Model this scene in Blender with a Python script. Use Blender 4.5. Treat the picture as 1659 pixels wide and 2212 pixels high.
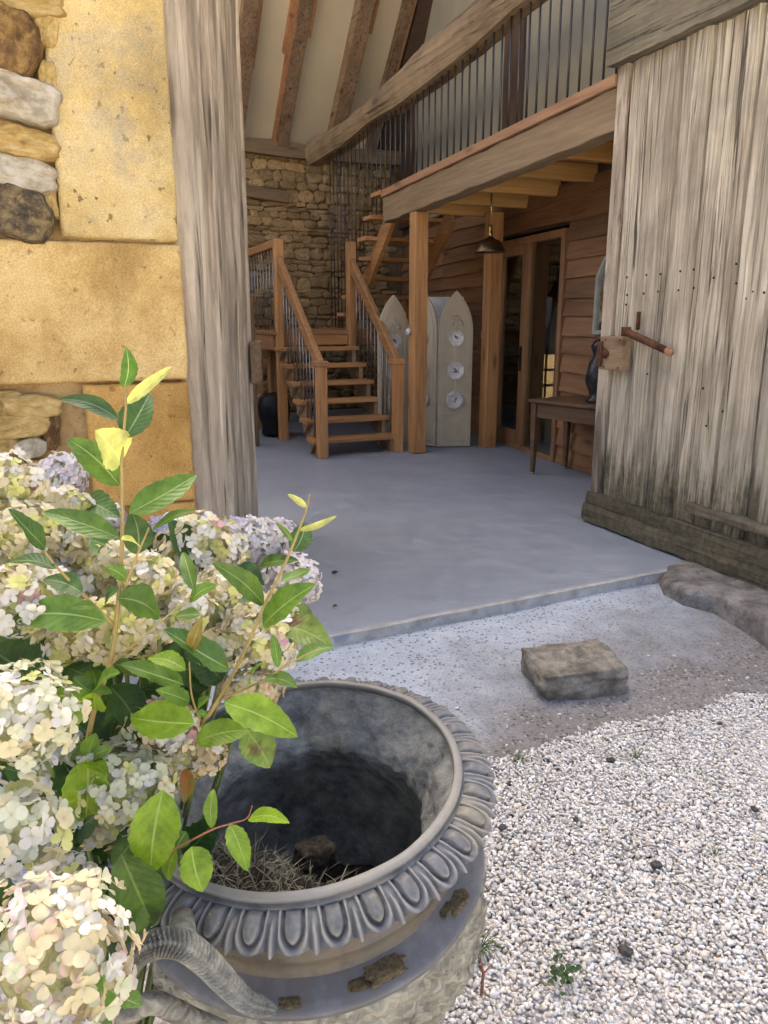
import bpy, math, random
import numpy as np
from mathutils import Vector, Matrix, noise as mn

random.seed(7)
for o in list(bpy.data.objects): bpy.data.objects.remove(o)
S = bpy.context.scene
C = S.collection

# ---------------------------------------------------------------- camera
H = 1.4
PITCH = math.radians(14.14)
FPX = 1671.0                      # focal length in units of a 1659 x 2212 picture
cam = bpy.data.cameras.new('camera'); cam_o = bpy.data.objects.new('camera', cam); C.objects.link(cam_o)
cam_o.location = (0, 0, H); cam_o.rotation_euler = (math.radians(90) - PITCH, 0, 0)
cam.sensor_fit = 'VERTICAL'; cam.sensor_height = 36.0; cam.lens = 36.0 * FPX / 2212.0
cam.clip_start = 0.05; cam.clip_end = 3000
S.camera = cam_o
S.render.resolution_x = 768; S.render.resolution_y = 1024

# ---------------------------------------------------------------- sky, sun, exposure
SUN_EL, SUN_AZ = math.radians(48), math.radians(346)      # azimuth clockwise from +Y
w = bpy.data.worlds.new('World'); S.world = w; w.use_nodes = True
wn = w.node_tree; bg = wn.nodes['Background']
sky = wn.nodes.new('ShaderNodeTexSky'); sky.sky_type = 'NISHITA'; sky.sun_disc = False
sky.sun_elevation = SUN_EL; sky.sun_rotation = SUN_AZ; sky.altitude = 0; sky.air_density = .5; sky.dust_density = 9.0; sky.ozone_density = .1
wn.links.new(sky.outputs[0], bg.inputs[0]); bg.inputs[1].default_value = 0.15
sl = bpy.data.lights.new('sun', 'SUN'); sl.energy = 5.0; sl.angle = math.radians(.6); sl.color = (1.0, 0.90, 0.74)
so = bpy.data.objects.new('sun', sl); C.objects.link(so)
sd = Vector((math.sin(SUN_AZ) * math.cos(SUN_EL), math.cos(SUN_AZ) * math.cos(SUN_EL), math.sin(SUN_EL)))
so.rotation_euler = sd.to_track_quat('Z', 'Y').to_euler(); so.location = (0, -3, 12)
S.view_settings.view_transform = 'Standard'; S.view_settings.look = 'None'
S.view_settings.exposure = 2.6; S.view_settings.gamma = 1.0
S.view_settings.use_curve_mapping = False
try:
    S.cycles.max_bounces = 6; S.cycles.diffuse_bounces = 3; S.cycles.glossy_bounces = 2; S.cycles.transmission_bounces = 2; S.cycles.transparent_max_bounces = 6
except Exception: pass

# ---------------------------------------------------------------- measuring helpers: a sight line through a point of the photograph
_c, _s = math.cos(PITCH), math.sin(PITCH)
EYE = Vector((0, 0, H))
def ray(u, v):
    x = (u - 829.5) / FPX; y = (1106 - v) / FPX
    return Vector((x, _c + y * _s, -_s + y * _c))
def gnd(u, v, z=0.0):
    d = ray(u, v); return EYE + d * ((z - H) / d.z)
def at(u, v, Y):
    d = ray(u, v); return EYE + d * (Y / d.y)
def onplane(u, v, p, heading):
    h = math.radians(heading); n = Vector((math.cos(h), -math.sin(h), 0)); d = ray(u, v)
    return EYE + d * (n.dot(Vector((p[0], p[1], 0)) - EYE) / n.dot(d))
def pxm(p):                        # metres per picture unit at p
    q = Vector(p) - EYE; return (q.y * _c - q.z * _s) / FPX
def tolocal(p, o, rot):
    a = math.radians(rot); dx, dy = p[0] - o[0], p[1] - o[1]
    return Vector((dx * math.cos(a) + dy * math.sin(a), -dx * math.sin(a) + dy * math.cos(a), p[2]))
def toworld(l, o, rot):
    a = math.radians(rot)
    return Vector((o[0] + l[0] * math.cos(a) - l[1] * math.sin(a), o[1] + l[0] * math.sin(a) + l[1] * math.cos(a), l[2]))

# ---------------------------------------------------------------- object helpers
def tag(o, label=None, cat=None, group=None, kind=None):
    if label: o['label'] = label
    if cat: o['category'] = cat
    if group: o['group'] = group
    if kind: o['kind'] = kind
    return o
def thing(name, label, cat, loc=(0, 0, 0), rz=0.0, group=None):
    o = bpy.data.objects.new(name, None); C.objects.link(o)
    o.empty_display_size = 0.1
    o.location = loc; o.rotation_euler = (0, 0, math.radians(rz))
    return tag(o, label, cat, group)
def R(ax, deg): return Matrix.Rotation(math.radians(deg), 3, ax)

class MB:
    def __init__(s): s.v = []; s.f = []; s.uv = []; s.col = []
    def add(s, vs, fs):
        n = len(s.v); s.v += [tuple(p) for p in vs]; s.f += [tuple(i + n for i in f) for f in fs]; return s
    def box(s, c, d, rot=None):
        c = Vector(c); vs = []
        for k in range(8):
            p = Vector(((k & 1) - .5, ((k >> 1) & 1) - .5, ((k >> 2) & 1) - .5))
            p = Vector((p.x * d[0], p.y * d[1], p.z * d[2]))
            if rot is not None: p = rot @ p
            vs.append(c + p)
        return s.add(vs, [(0, 2, 3, 1), (4, 5, 7, 6), (0, 1, 5, 4), (2, 6, 7, 3), (0, 4, 6, 2), (1, 3, 7, 5)])
    def bx(s, x0, x1, y0, y1, z0, z1):
        return s.box(((x0 + x1) / 2, (y0 + y1) / 2, (z0 + z1) / 2), (abs(x1 - x0), abs(y1 - y0), abs(z1 - z0)))
    def beam(s, p, q, wd, ht, up=(0, 0, 1), nseg=1, fn=None):
        p, q = Vector(p), Vector(q); a = (q - p).normalized(); sd = a.cross(Vector(up)).normalized(); u = sd.cross(a)
        vs = []; fs = []
        for i in range(nseg + 1):
            t = i / nseg; o = p.lerp(q, t); ww, hh = wd / 2, ht / 2
            if fn: oo, kw, kh = fn(t); o = o + oo; ww *= kw; hh *= kh
            vs += [o - sd * ww - u * hh, o + sd * ww - u * hh, o + sd * ww + u * hh, o - sd * ww + u * hh]
        for i in range(nseg):
            b = i * 4
            for k in range(4): fs.append((b + k, b + (k + 1) % 4, b + 4 + (k + 1) % 4, b + 4 + k))
        fs += [(3, 2, 1, 0), (nseg * 4, nseg * 4 + 1, nseg * 4 + 2, nseg * 4 + 3)]
        return s.add(vs, fs)
    def tube(s, pts, rad, n=8, cap=True):
        pts = [Vector(p) for p in pts]; m = len(pts)
        if not hasattr(rad, '__len__'): rad = [rad] * m
        vs = []; fs = []; prev = None
        for i, p in enumerate(pts):
            a = (pts[min(i + 1, m - 1)] - pts[max(i - 1, 0)]).normalized()
            if prev is None: sd = a.orthogonal().normalized()
            else: sd = (prev - a * prev.dot(a)).normalized()
            prev = sd; u = a.cross(sd)
            for k in range(n):
                t = 2 * math.pi * k / n; vs.append(p + (sd * math.cos(t) + u * math.sin(t)) * rad[i])
        for i in range(m - 1):
            for k in range(n): fs.append((i * n + k, i * n + (k + 1) % n, (i + 1) * n + (k + 1) % n, (i + 1) * n + k))
        if cap: fs += [tuple(range(n - 1, -1, -1)), tuple((m - 1) * n + k for k in range(n))]
        return s.add(vs, fs)
    def lathe(s, prof, n=48, fn=None, closed=False):
        vs = []; fs = []; m = len(prof)
        for i, (r, z) in enumerate(prof):
            for k in range(n):
                t = 2 * math.pi * k / n; rr, zz = (r, z) if fn is None else fn(r, z, t, i)
                vs.append((rr * math.cos(t), rr * math.sin(t), zz))
        for i in range(m - 1):
            for k in range(n): fs.append((i * n + k, (i + 1) * n + k, (i + 1) * n + (k + 1) % n, i * n + (k + 1) % n))
        return s.add(vs, fs)
    def xf(s, M, t=(0, 0, 0)):
        t = Vector(t); s.v = [tuple(M @ Vector(p) + t) for p in s.v]; return s
    def mesh(s, name, smooth=False):
        me = bpy.data.meshes.new(name); me.from_pydata(s.v, [], s.f)
        if smooth: me.polygons.foreach_set('use_smooth', [True] * len(me.polygons))
        if s.uv:
            ul = me.uv_layers.new(name='UVMap')
            idx = np.empty(len(me.loops), dtype=np.int32); me.loops.foreach_get('vertex_index', idx)
            ul.data.foreach_set('uv', np.array(s.uv, dtype=np.float32)[idx].ravel())
        if s.col:
            ca = me.color_attributes.new('Col', 'FLOAT_COLOR', 'POINT')
            ca.data.foreach_set('color', np.array(s.col, dtype=np.float32).ravel())
        me.update(); return me
    def build(s, name, mat, parent=None, smooth=False, bevel=0, kind=None, seg=1):
        o = bpy.data.objects.new(name, s.mesh(name, smooth)); C.objects.link(o)
        o.data.materials.append(mat)
        if parent: o.parent = parent
        if bevel:
            b = o.modifiers.new('bevel', 'BEVEL'); b.width = bevel; b.segments = seg; b.limit_method = 'ANGLE'
        if kind: o['kind'] = kind
        return o
def link_mesh(name, me, parent=None, loc=(0, 0, 0), rot=(0, 0, 0), scale=(1, 1, 1)):
    o = bpy.data.objects.new(name, me); C.objects.link(o); o.location = loc; o.rotation_euler = rot; o.scale = scale
    if parent: o.parent = parent
    return o

# ---------------------------------------------------------------- materials
class NT:
    def __init__(s, name):
        s.m = bpy.data.materials.new(name); s.m.use_nodes = True; s.t = s.m.node_tree
        s.b = s.t.nodes['Principled BSDF']; s.out = s.t.nodes['Material Output']
    def n(s, typ, **kw):
        nd = s.t.nodes.new('ShaderNode' + typ)
        for k, v in kw.items():
            if k.startswith('_'): setattr(nd, k[1:], v)
            else:
                key = int(k[1:]) if k[0] == 'i' and k[1:].isdigit() else k.replace('__', ' ')
                s.set(nd.inputs[key], v)
        return nd
    def set(s, sock, v):
        if isinstance(v, bpy.types.NodeSocket): s.t.links.new(v, sock)
        elif isinstance(v, bpy.types.Node): s.t.links.new(v.outputs[0], sock)
        else:
            if sock.type == 'RGBA' and hasattr(v, '__len__') and len(v) == 3: v = (*v, 1)
            sock.default_value = v
    def coord(s, scale=(1, 1, 1), out='Object', loc=(0, 0, 0)):
        tc = s.n('TexCoord'); mp = s.n('Mapping'); s.t.links.new(tc.outputs[out], mp.inputs[0])
        mp.inputs['Scale'].default_value = scale; mp.inputs['Location'].default_value = loc
        if out == 'Object':
            oi = s.n('ObjectInfo'); ad = s.n('VectorMath', _operation='ADD'); mu = s.n('VectorMath', _operation='SCALE')
            cb = s.n('CombineXYZ', X=oi.outputs['Random'], Y=oi.outputs['Random'], Z=oi.outputs['Random'])
            s.set(mu.inputs[0], cb.outputs[0]); mu.inputs['Scale'].default_value = 37.0
            s.set(ad.inputs[0], mp.outputs[0]); s.set(ad.inputs[1], mu.outputs[0]); return ad.outputs[0]
        return mp.outputs[0]
    def noise(s, vec, scale=5, detail=4, rough=.55, dist=0):
        nd = s.n('TexNoise', Vector=vec, Scale=scale, Detail=detail, Roughness=rough, Distortion=dist); return nd.outputs[0]
    def ramp(s, fac, stops):
        r = s.n('ValToRGB', Fac=fac); e = r.color_ramp.elements
        while len(e) < len(stops): e.new(.5)
        for k, (p, c) in enumerate(stops):
            e[k].position = p; e[k].color = (*c, 1) if hasattr(c, '__len__') else (c, c, c, 1)
        return r.outputs[0]
    def mix(s, fac, a, b, mode='MIX'):
        m = s.n('MixRGB', _blend_type=mode, Fac=fac, Color1=a, Color2=b); return m.outputs[0]
    def math(s, op, a, b=0.5):
        m = s.n('Math', _operation=op); s.set(m.inputs[0], a); s.set(m.inputs[1], b); return m.outputs[0]
    def rnd(s, lo, hi):
        oi = s.n('ObjectInfo'); m = s.n('MapRange', i0=oi.outputs['Random']); m.inputs[3].default_value = lo; m.inputs[4].default_value = hi; return m.outputs[0]
    def bright(s, col, val, sat=1.0):
        h = s.n('HueSaturation', Color=col, Value=val, Saturation=sat); return h.outputs[0]
    def bump(s, height, strength=.5, dist=.01, normal=None):
        b = s.n('Bump', Height=height, Strength=strength, Distance=dist)
        if normal is not None: s.set(b.inputs['Normal'], normal)
        return b.outputs[0]
    def fin(s, col, rough=.7, normal=None, metal=0, spec=None):
        s.set(s.b.inputs['Base Color'], col); s.set(s.b.inputs['Roughness'], rough); s.set(s.b.inputs['Metallic'], metal)
        if spec is not None: s.set(s.b.inputs['Specular IOR Level'], spec)
        if normal is not None: s.set(s.b.inputs['Normal'], normal)
        return s.m

def wood(name, dark, light, axis='z', sc=1.0, rough=.65, bump=.35, rv=(.8, 1.2), knots=True):
    t = NT(name); k = {'x': (1.2, 22, 22), 'y': (22, 1.2, 22), 'z': (22, 22, 1.2)}[axis]
    v = t.coord(tuple(q * sc for q in k)); g = t.noise(v, 1.6, 6, .6, .6)
    v2 = t.coord(tuple(q * sc for q in {'x': (1.2, 5, 5), 'y': (5, 1.2, 5), 'z': (5, 5, 1.2)}[axis])); l = t.noise(v2, 1.2, 3)
    col = t.ramp(t.math('ADD', t.math('MULTIPLY', g, .65), t.math('MULTIPLY', l, .35)), [(.33, dark), (.62, light)])
    if knots:
        kn = t.n('TexVoronoi', Vector=t.coord(tuple(q * sc for q in {'x': (1.5, 6, 6), 'y': (6, 1.5, 6), 'z': (6, 6, 1.5)}[axis])), Scale=.9)
        col = t.mix(t.ramp(kn.outputs['Distance'], [(.05, .75), (.16, 0.0)]), col, tuple(q * .45 for q in dark))
    return t.fin(t.bright(col, t.rnd(*rv)), rough, t.bump(g, bump, .004))

def oldwood(name, dark, mid, light, axis='z', sc=1.0, moss=0.0, mossz=(0.15, .55), fine=1.0):
    t = NT(name); A = lambda a, b: tuple(q * sc for q in {'x': (b, a, a), 'y': (a, b, a), 'z': (a, a, b)}[axis])
    g = t.noise(t.coord(A(38 * fine, 1.0)), 1.0, 6, .68, .9); l = t.noise(t.coord(A(7, .8)), 1.0, 4, .6)
    br = t.noise(t.coord((2.2, 2.2, 1.6)), 1.3, 5, .6); cr = t.noise(t.coord(A(34 * fine, .75)), 1.0, 4, .55, 1.2)
    f = t.math('ADD', t.math('MULTIPLY', g, .72), t.math('MULTIPLY', l, .28))
    col = t.ramp(f, [(.30, dark), (.46, mid), (.62, light)])
    crk = t.ramp(cr, [(.345, 1.0), (.40, 0.0)]); col = t.mix(t.math('MULTIPLY', crk, .9), col, tuple(q * .4 for q in dark))
    col = t.mix(t.ramp(br, [(.42, 0.0), (.68, .6)]), col, tuple(q * .5 for q in mid))
    kv = t.n('TexVoronoi', Vector=t.coord(tuple(q * sc for q in {'x': (1.1, 4.2, 4.2), 'y': (4.2, 1.1, 4.2), 'z': (4.2, 4.2, 1.1)}[axis])), Scale=1.0); col = t.mix(t.ramp(kv.outputs['Distance'], [(.07, .85), (.17, 0.0)]), col, tuple(q * .45 for q in dark)); col = t.mix(t.ramp(t.noise(t.coord((1.3, 1.3, .5), loc=(8, 2, 6)), 1, 4, .6), [(.5, 0.0), (.72, .45)]), col, tuple(min(.8, q * 1.12) for q in light))
    if moss:
        tc = t.n('TexCoord'); sx = t.n('SeparateXYZ', Vector=tc.outputs['Object'])
        mr = t.n('MapRange', i0=sx.outputs['Z']); mr.inputs[1].default_value = mossz[1]; mr.inputs[2].default_value = mossz[0]
        mm = t.math('ADD', mr.outputs[0], t.math('MULTIPLY', t.math('SUBTRACT', t.noise(t.coord((34, 34, 3.2)), 1, 7, .7), .5), 1.9))
        mf = t.ramp(mm, [(.40, 0.0), (.80, moss)])
        col = t.mix(mf, col, t.ramp(t.noise(t.coord((30, 30, 30)), 1, 4), [(.35, (.035, .032, .016)), (.65, (.13, .118, .055))]))
    hh = t.math('ADD', t.math('MULTIPLY', g, .8), t.math('MULTIPLY', t.ramp(cr, [(.33, 0.0), (.42, 1.0)]), .8))
    return t.fin(t.bright(col, t.rnd(.74, 1.18)), .85, t.bump(hh, 1.0, .014))

def stone(name, c0, c1, c2, sc=1.0, rv=(.75, 1.25), pit=.5, lichen=None, bump=.7, sat=1.0, rough=.92, bd=.012):
    t = NT(name); v = t.coord((sc, sc, sc))
    a = t.noise(v, 3.2, 5, .6); b = t.noise(v, 26, 6, .65); f = t.noise(v, 230, 3, .6)
    col = t.ramp(t.math('ADD', t.math('MULTIPLY', a, .72), t.math('MULTIPLY', b, .28)), [(.34, c0), (.5, c1), (.66, c2)])
    pv = t.noise(t.coord((sc, sc, sc), loc=(3, 1, 5)), 34, 3, .5); pits = t.ramp(pv, [(.30, 1.0), (.345, 0.0)])
    col = t.mix(t.math('MULTIPLY', pits, pit), col, tuple(q * .38 for q in c0))
    if lichen:
        lm = t.ramp(t.noise(t.coord((sc, sc, sc), loc=(9, 4, 2)), 4.2, 7, .72), [(.52, 0.0), (.66, .8)]); col = t.mix(lm, col, lichen)
    stn = t.noise(t.coord((sc, sc, sc * .7), loc=(11, 6, 3)), 1.7, 6, .62, .4); col = t.mix(t.ramp(stn, [(.36, .55), (.5, 0.0)]), col, tuple(q * .62 for q in c0)); col = t.mix(t.ramp(stn, [(.56, 0.0), (.72, .5)]), col, tuple(min(.85, q * 1.2) for q in c2))
    col = t.mix(.4, col, t.ramp(f, [(.34, .25), (.66, .78)]), 'OVERLAY')
    hh = t.math('SUBTRACT', t.math('ADD', t.math('MULTIPLY', b, .7), t.math('MULTIPLY', f, .3)), t.math('MULTIPLY', pits, .5))
    return t.fin(t.bright(col, t.rnd(*rv), sat), rough, t.bump(hh, bump, bd), spec=.2)

def simple(name, col, rough=.6, metal=0.0, var=.12, sc=9, bump=0.0, rv=(.9, 1.1), spec=None):
    t = NT(name); nz = t.noise(t.coord((sc, sc, sc)), 1, 5, .6)
    cc = t.ramp(nz, [(.3, tuple(q * (1 - var * 2) for q in col)), (.7, tuple(min(1, q * (1 + var)) for q in col))])
    return t.fin(t.bright(cc, t.rnd(*rv)), rough, t.bump(nz, bump, .005) if bump else None, metal, spec)
# ---------------------------------------------------------------- shared materials
M_fir = wood('fir_timber', (.27, .122, .036), (.52, .28, .105), 'z', 1.0)
M_firx = wood('fir_timber_crosswise', (.27, .122, .036), (.51, .27, .10), 'x', 1.0)
M_firy = wood('fir_timber_lengthwise', (.25, .112, .034), (.47, .245, .092), 'y', 1.0)
M_pine = wood('pale_pine', (.42, .22, .065), (.58, .36, .13), 'x', .8, rv=(.9, 1.1))
M_board = wood('cedar_board', (.165, .078, .03), (.32, .165, .072), 'y', .8, rv=(.75, 1.2))
M_beamg = wood('grey_beam', (.18, .122, .062), (.33, .235, .13), 'y', .8, rough=.8)
M_beamold = oldwood('old_oak', (.065, .042, .022), (.185, .13, .072), (.28, .205, .12), 'y')
M_rafter = oldwood('rafter_oak', (.06, .036, .02), (.18, .115, .065), (.27, .18, .105), 'y')
M_dark = wood('dark_brown_board', (.045, .026, .016), (.085, .052, .034), 'z')
M_leaf_r = oldwood('weathered_door_oak', (.11, .088, .058), (.375, .32, .23), (.68, .61, .465), 'z', moss=.85, mossz=(.14, .95))
M_leaf_l = oldwood('weathered_grey_oak', (.11, .085, .06), (.38, .31, .225), (.70, .61, .47), 'z', fine=.14)
M_rail = oldwood('mossy_rail_oak', (.055, .043, .03), (.15, .12, .08), (.26, .215, .15), 'x', moss=.7, mossz=(.12, .5))
M_toprail = oldwood('brown_grey_rail_oak', (.07, .06, .042), (.19, .165, .11), (.31, .27, .18), 'x')  # top rail oak, browner and darker than the planks
M_ochre = stone('ochre_ashlar', (.39, .245, .08), (.53, .37, .145), (.64, .485, .23), .8, rv=(.95, 1.05), lichen=None, pit=.55, bd=.008, bump=.5)
M_ochre_l = stone('lichened_ashlar', (.40, .28, .10), (.54, .40, .16), (.62, .49, .25), .9, rv=(.95, 1.05), lichen=(.36, .31, .2), pit=.8)
M_rub_y = stone('yellow_rubble', (.40, .25, .07), (.58, .40, .14), (.70, .55, .27), 1.5, rv=(.85, 1.12), pit=.3, bd=.02)
M_rub_w = stone('pale_rubble', (.40, .32, .19), (.62, .55, .40), (.74, .69, .58), 1.5, rv=(.9, 1.08), pit=.3, bd=.02)
M_rub_d = stone('dark_rubble', (.035, .03, .026), (.13, .10, .065), (.36, .27, .13), 1.8, rv=(.85, 1.1), lichen=(.42, .30, .11), bd=.025)
M_rub_b = stone('brown_rubble', (.085, .045, .022), (.20, .115, .045), (.40, .25, .085), 1.2, rv=(.85, 1.1), lichen=(.44, .28, .08), bd=.02)
M_mortar = stone('lime_mortar', (.24, .15, .06), (.36, .24, .10), (.46, .33, .16), 2.0, rv=(.95, 1.05), pit=.4)
M_in_stone = stone('interior_rubble', (.27, .175, .07), (.44, .30, .135), (.58, .43, .22), 2.0, rv=(.66, 1.2), pit=.35, bd=.02)
M_in_mortar = stone('interior_mortar', (.11, .075, .038), (.19, .13, .066), (.26, .18, .10), 2.0, pit=.4)
M_plaster = simple('cream_plaster', (.54, .48, .335), .9, var=.05, sc=1.6, bump=.25, rv=(.98, 1.02))
M_greypaint = simple('grey_green_paint', (.24, .23, .175), .75, var=.05, sc=3)
M_rust = stone('rusted_iron', (.05, .022, .012), (.115, .05, .025), (.19, .095, .05), 5, pit=.4, rough=.75)
M_iron = simple('black_iron', (.018, .018, .02), .5, .6, var=.2, sc=20)
M_steel = simple('steel_rod', (.28, .27, .25), .32, .9, var=.1)
M_rod = simple('dark_steel_rod', (.085, .085, .085), .4, .75, var=.1)

# ---------------------------------------------------------------- frames of the barn
F1, R1 = (.347, 8.139), 16.0       # timber wall
FM, RM = (.347, 8.139), 23.0       # mezzanine beam and balustrade
MS = .044                          # the old floor rises a little towards the front
F2, R2 = (-.627, 7.805), 24.0      # stair, back wall and roof
F3, R3 = (-.752, 2.987), 24.0      # facade, at the left door jamb
GZ = -.12

# ---------------------------------------------------------------- ground, apron, floor
def concrete(name, kind):
    t = NT(name); v = t.coord((1, 1, 1)); a = t.noise(v, 1.1, 5, .6); b = t.noise(v, 9, 6, .65); f = t.noise(v, 60, 4, .6)
    if kind == 'floor':
        col = t.ramp(t.math('ADD', t.math('MULTIPLY', a, .6), t.math('MULTIPLY', b, .4)), [(.30, (.205, .235, .275)), (.5, (.255, .285, .325)), (.70, (.32, .35, .385))])  # blue of the reflected sky is put into the concrete colour
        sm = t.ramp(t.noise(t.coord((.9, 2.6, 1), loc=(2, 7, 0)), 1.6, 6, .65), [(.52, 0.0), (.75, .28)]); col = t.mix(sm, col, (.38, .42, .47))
        st = t.ramp(t.noise(t.coord((1.3, 1.3, 1), loc=(12, 3, 0)), 1.2, 5, .6), [(.62, 0.0), (.70, .3)]); col = t.mix(st, col, (.19, .20, .21)); pk_ = t.ramp(t.noise(v, 75, 2, .5), [(.69, 0.0), (.74, .5)]); col = t.mix(pk_, col, (.12, .12, .12))
        return t.fin(col, t.ramp(b, [(.3, .34), (.7, .58)]), t.bump(t.math('ADD', b, t.math('MULTIPLY', f, .5)), .2, .01))
    # exposed aggregate with a dusty cement wash
    vo = t.n('TexVoronoi', Vector=v, Scale=58.0, Randomness=1.0); vo2 = t.n('TexVoronoi', Vector=t.coord((1, 1, 1), loc=(5, 5, 0)), Scale=120.0)
    sp = t.ramp(vo.outputs['Distance'], [(.36, 1.0), (.46, 0.0)]); sp2 = t.ramp(vo2.outputs['Distance'], [(.34, 1.0), (.46, 0.0)])
    grain = t.ramp(vo.outputs['Color'], [(.25, (.05, .048, .046)), (.5, (.15, .135, .12)), (.8, (.42, .39, .34))])
    base = t.ramp(t.math('ADD', t.math('MULTIPLY', a, .5), t.math('MULTIPLY', b, .5)), [(.35, (.15, .14, .128)), (.65, (.26, .245, .225))])
    bare = t.mix(t.math('MULTIPLY', sp, .8), base, grain); bare = t.mix(t.math('MULTIPLY', sp2, .45), bare, (.10, .09, .085))
    wash = t.ramp(b, [(.3, (.35, .39, .43)), (.7, (.48, .52, .56))]); pick = t.ramp(t.math('MULTIPLY', sp, t.ramp(vo.outputs['Color'], [(.60, 0.0), (.64, 1.0)])), [(.4, 0.0), (.8, .75)])  # cement wash carries the same painted sky blue
    pick2 = t.ramp(t.math('MULTIPLY', sp2, t.ramp(vo2.outputs['Color'], [(.62, 0.0), (.66, 1.0)])), [(.4, 0.0), (.8, .6)]); wash = t.mix(pick, wash, (.10, .095, .09)); wash = t.mix(pick2, wash, (.19, .18, .17))
    # cement wash lies beside the slab and to the left, worn away towards the gravel
    tc = t.n('TexCoord'); sx = t.n('SeparateXYZ', Vector=tc.outputs['Object'])
    d = t.math('ADD', t.math('MULTIPLY', sx.outputs['X'], -.62), t.math('MULTIPLY', sx.outputs['Y'], .78))
    d = t.math('ADD', d, t.math('MULTIPLY', t.math('SUBTRACT', t.noise(v, 2.3, 6, .65), .5), 1.3))
    mk = t.n('MapRange', i0=d); mk.inputs[1].default_value = 1.62; mk.inputs[2].default_value = 2.3
    col = t.mix(mk.outputs[0], bare, wash)
    return t.fin(col, .88, t.bump(t.math('ADD', t.math('MULTIPLY', sp, .8), f), .55, .008))
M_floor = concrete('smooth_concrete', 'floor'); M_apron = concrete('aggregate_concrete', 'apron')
t = NT('gravel_ground'); v = t.coord((1, 1, 1)); vo = t.n('TexVoronoi', Vector=v, Scale=60.0)
M_ground = t.fin(t.ramp(vo.outputs['Color'], [(.2, (.20, .175, .14)), (.5, (.40, .37, .32)), (.85, (.60, .57, .52))]), .95, t.bump(t.ramp(vo.outputs['Distance'], [(0.0, 1.0), (.5, 0.0)]), .8, .01))
g = MB(); e = 600; g.add([(-e, -e, GZ - .02), (e, -e, GZ - .02), (e, e, GZ - .02), (-e, e, GZ - .02)], [(0, 1, 2, 3)]); tag(g.build('ground', M_ground), 'pale gravel yard in front of the barn', None, None, 'structure')

EA, EB = Vector((-.269, 3.227, 0)), Vector((1.603, 4.171, 0))     # front edge of the floor slab
ED = (EB - EA).normalized()
def edge(s): return EA + ED * s
m = MB(); p = [edge(-2.0), edge(5.2), edge(5.2) + Vector((-3.8, 10, 0)), edge(-2.0) + Vector((-4.5, 10, 0))]
N = Vector((-ED.y, ED.x, 0))
m.add([(*q.xy, 0) for q in p] + [(*q.xy, -.35) for q in p], [(0, 1, 2, 3), (0, 4, 5, 1)])
fl = tag(m.build('barn_floor', M_floor), 'smooth grey concrete floor inside the barn, sky blue put into its colour', None, None, 'structure')
m = MB(); rr = random.Random(3); vs = []; fs = []
nn = 90
for i in range(nn + 1):
    s = -2.0 + i * 5.6 / nn; q = edge(s); j = mn.noise(Vector((s * 6, 0, 0))) * .006
    vs += [(q.x + N.x * .03, q.y + N.y * .03, .003), (q.x - N.x * (.002 - j), q.y - N.y * (.002 - j), .003 + j * .2), (q.x - N.x * (.004 - j), q.y - N.y * (.004 - j), -.12)]
for i in range(nn): a = i * 3; fs += [(a, a + 1, a + 4, a + 3), (a + 1, a + 2, a + 5, a + 4)]
M_edge = simple('pale_concrete_edge', (.44, .42, .38), .85, var=.18, sc=14, bump=.4)
m.add(vs, fs).build('floor_edge', M_edge, fl)

GA, GB = gnd(1035, 1645, GZ), gnd(1659, 1482, GZ); GD = (GB - GA).normalized()
def gedge(s): return GA + GD * s
m = MB(); vs = []; fs = []; na, nb = 80, 24
for i in range(na + 1):
    f = i / na
    a = edge(-2.0 + f * 7.2); b = gedge(-2.6 + f * 7.4) - Vector((-GD.y, GD.x, 0)) * .12
    for j in range(nb + 1):
        k = j / nb; q = a.lerp(b, k); z = -.05 + (-.14 + .05) * k ** 1.1 + mn.noise(Vector((q.x * 2.2, q.y * 2.2, 0))) * .008
        vs.append((q.x, q.y, z))
for i in range(na):
    for j in range(nb): a = i * (nb + 1) + j; fs.append((a, a + 1, a + nb + 2, a + nb + 1))
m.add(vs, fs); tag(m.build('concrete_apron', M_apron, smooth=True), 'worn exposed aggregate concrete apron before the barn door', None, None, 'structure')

# ---------------------------------------------------------------- stone shapes
def stone_mesh(name, nr=5, ns=14, seed=0, power=3.2, rough=.12, bulge=.8):
    """unit stone, front towards -y: x, z in -.5...5, depth 1"""
    r = random.Random(seed); ph = [r.uniform(-1, 1) for _ in range(8)]; vs = []; fs = []
    o = Vector((seed * 3.7, seed * 1.3, 0))
    for i in range(nr + 1):
        k = i / nr
        for j in range(ns):
            a = 2 * math.pi * j / ns; ca, sa = math.cos(a), math.sin(a)
            rad = .5 / (abs(ca) ** power + abs(sa) ** power) ** (1 / power)
            rad *= 1 + rough * (.8 * mn.noise(o + Vector((ca * 1.6, sa * 1.6, 0))) + .35 * mn.noise(o + Vector((ca * 5, sa * 5, 3))))
            kk = 1 - (1 - k) ** 1.0; x, z = ca * rad, sa * rad
            if i == 0: vs.append((x * .97, 0.0, z * .97))
            else:
                q = 1 - (i - 1) / nr; prof = (1 - q ** 5) * bulge + (1 - bulge) + .25
                prof = min(1, prof) + rough * .8 * mn.noise(o + Vector((x * q * 3.1, 5, z * q * 3.1))) + rough * .3 * mn.fractal(o + Vector((x * q * 6, 9, z * q * 6)), 1, 2, 4)
                vs.append((x * q, -prof if i > 1 else -prof * .8, z * q))
    vs.append((0, -1 - rough * .5, 0)); c = len(vs) - 1
    for i in range(nr):
        for j in range(ns): fs.append((i * ns + j, i * ns + (j + 1) % ns, (i + 1) * ns + (j + 1) % ns, (i + 1) * ns + j))
    for j in range(ns): fs.append((nr * ns + j, nr * ns + (j + 1) % ns, c))
    m = MB(); m.add(vs, fs); return m.mesh(name, True)

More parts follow.
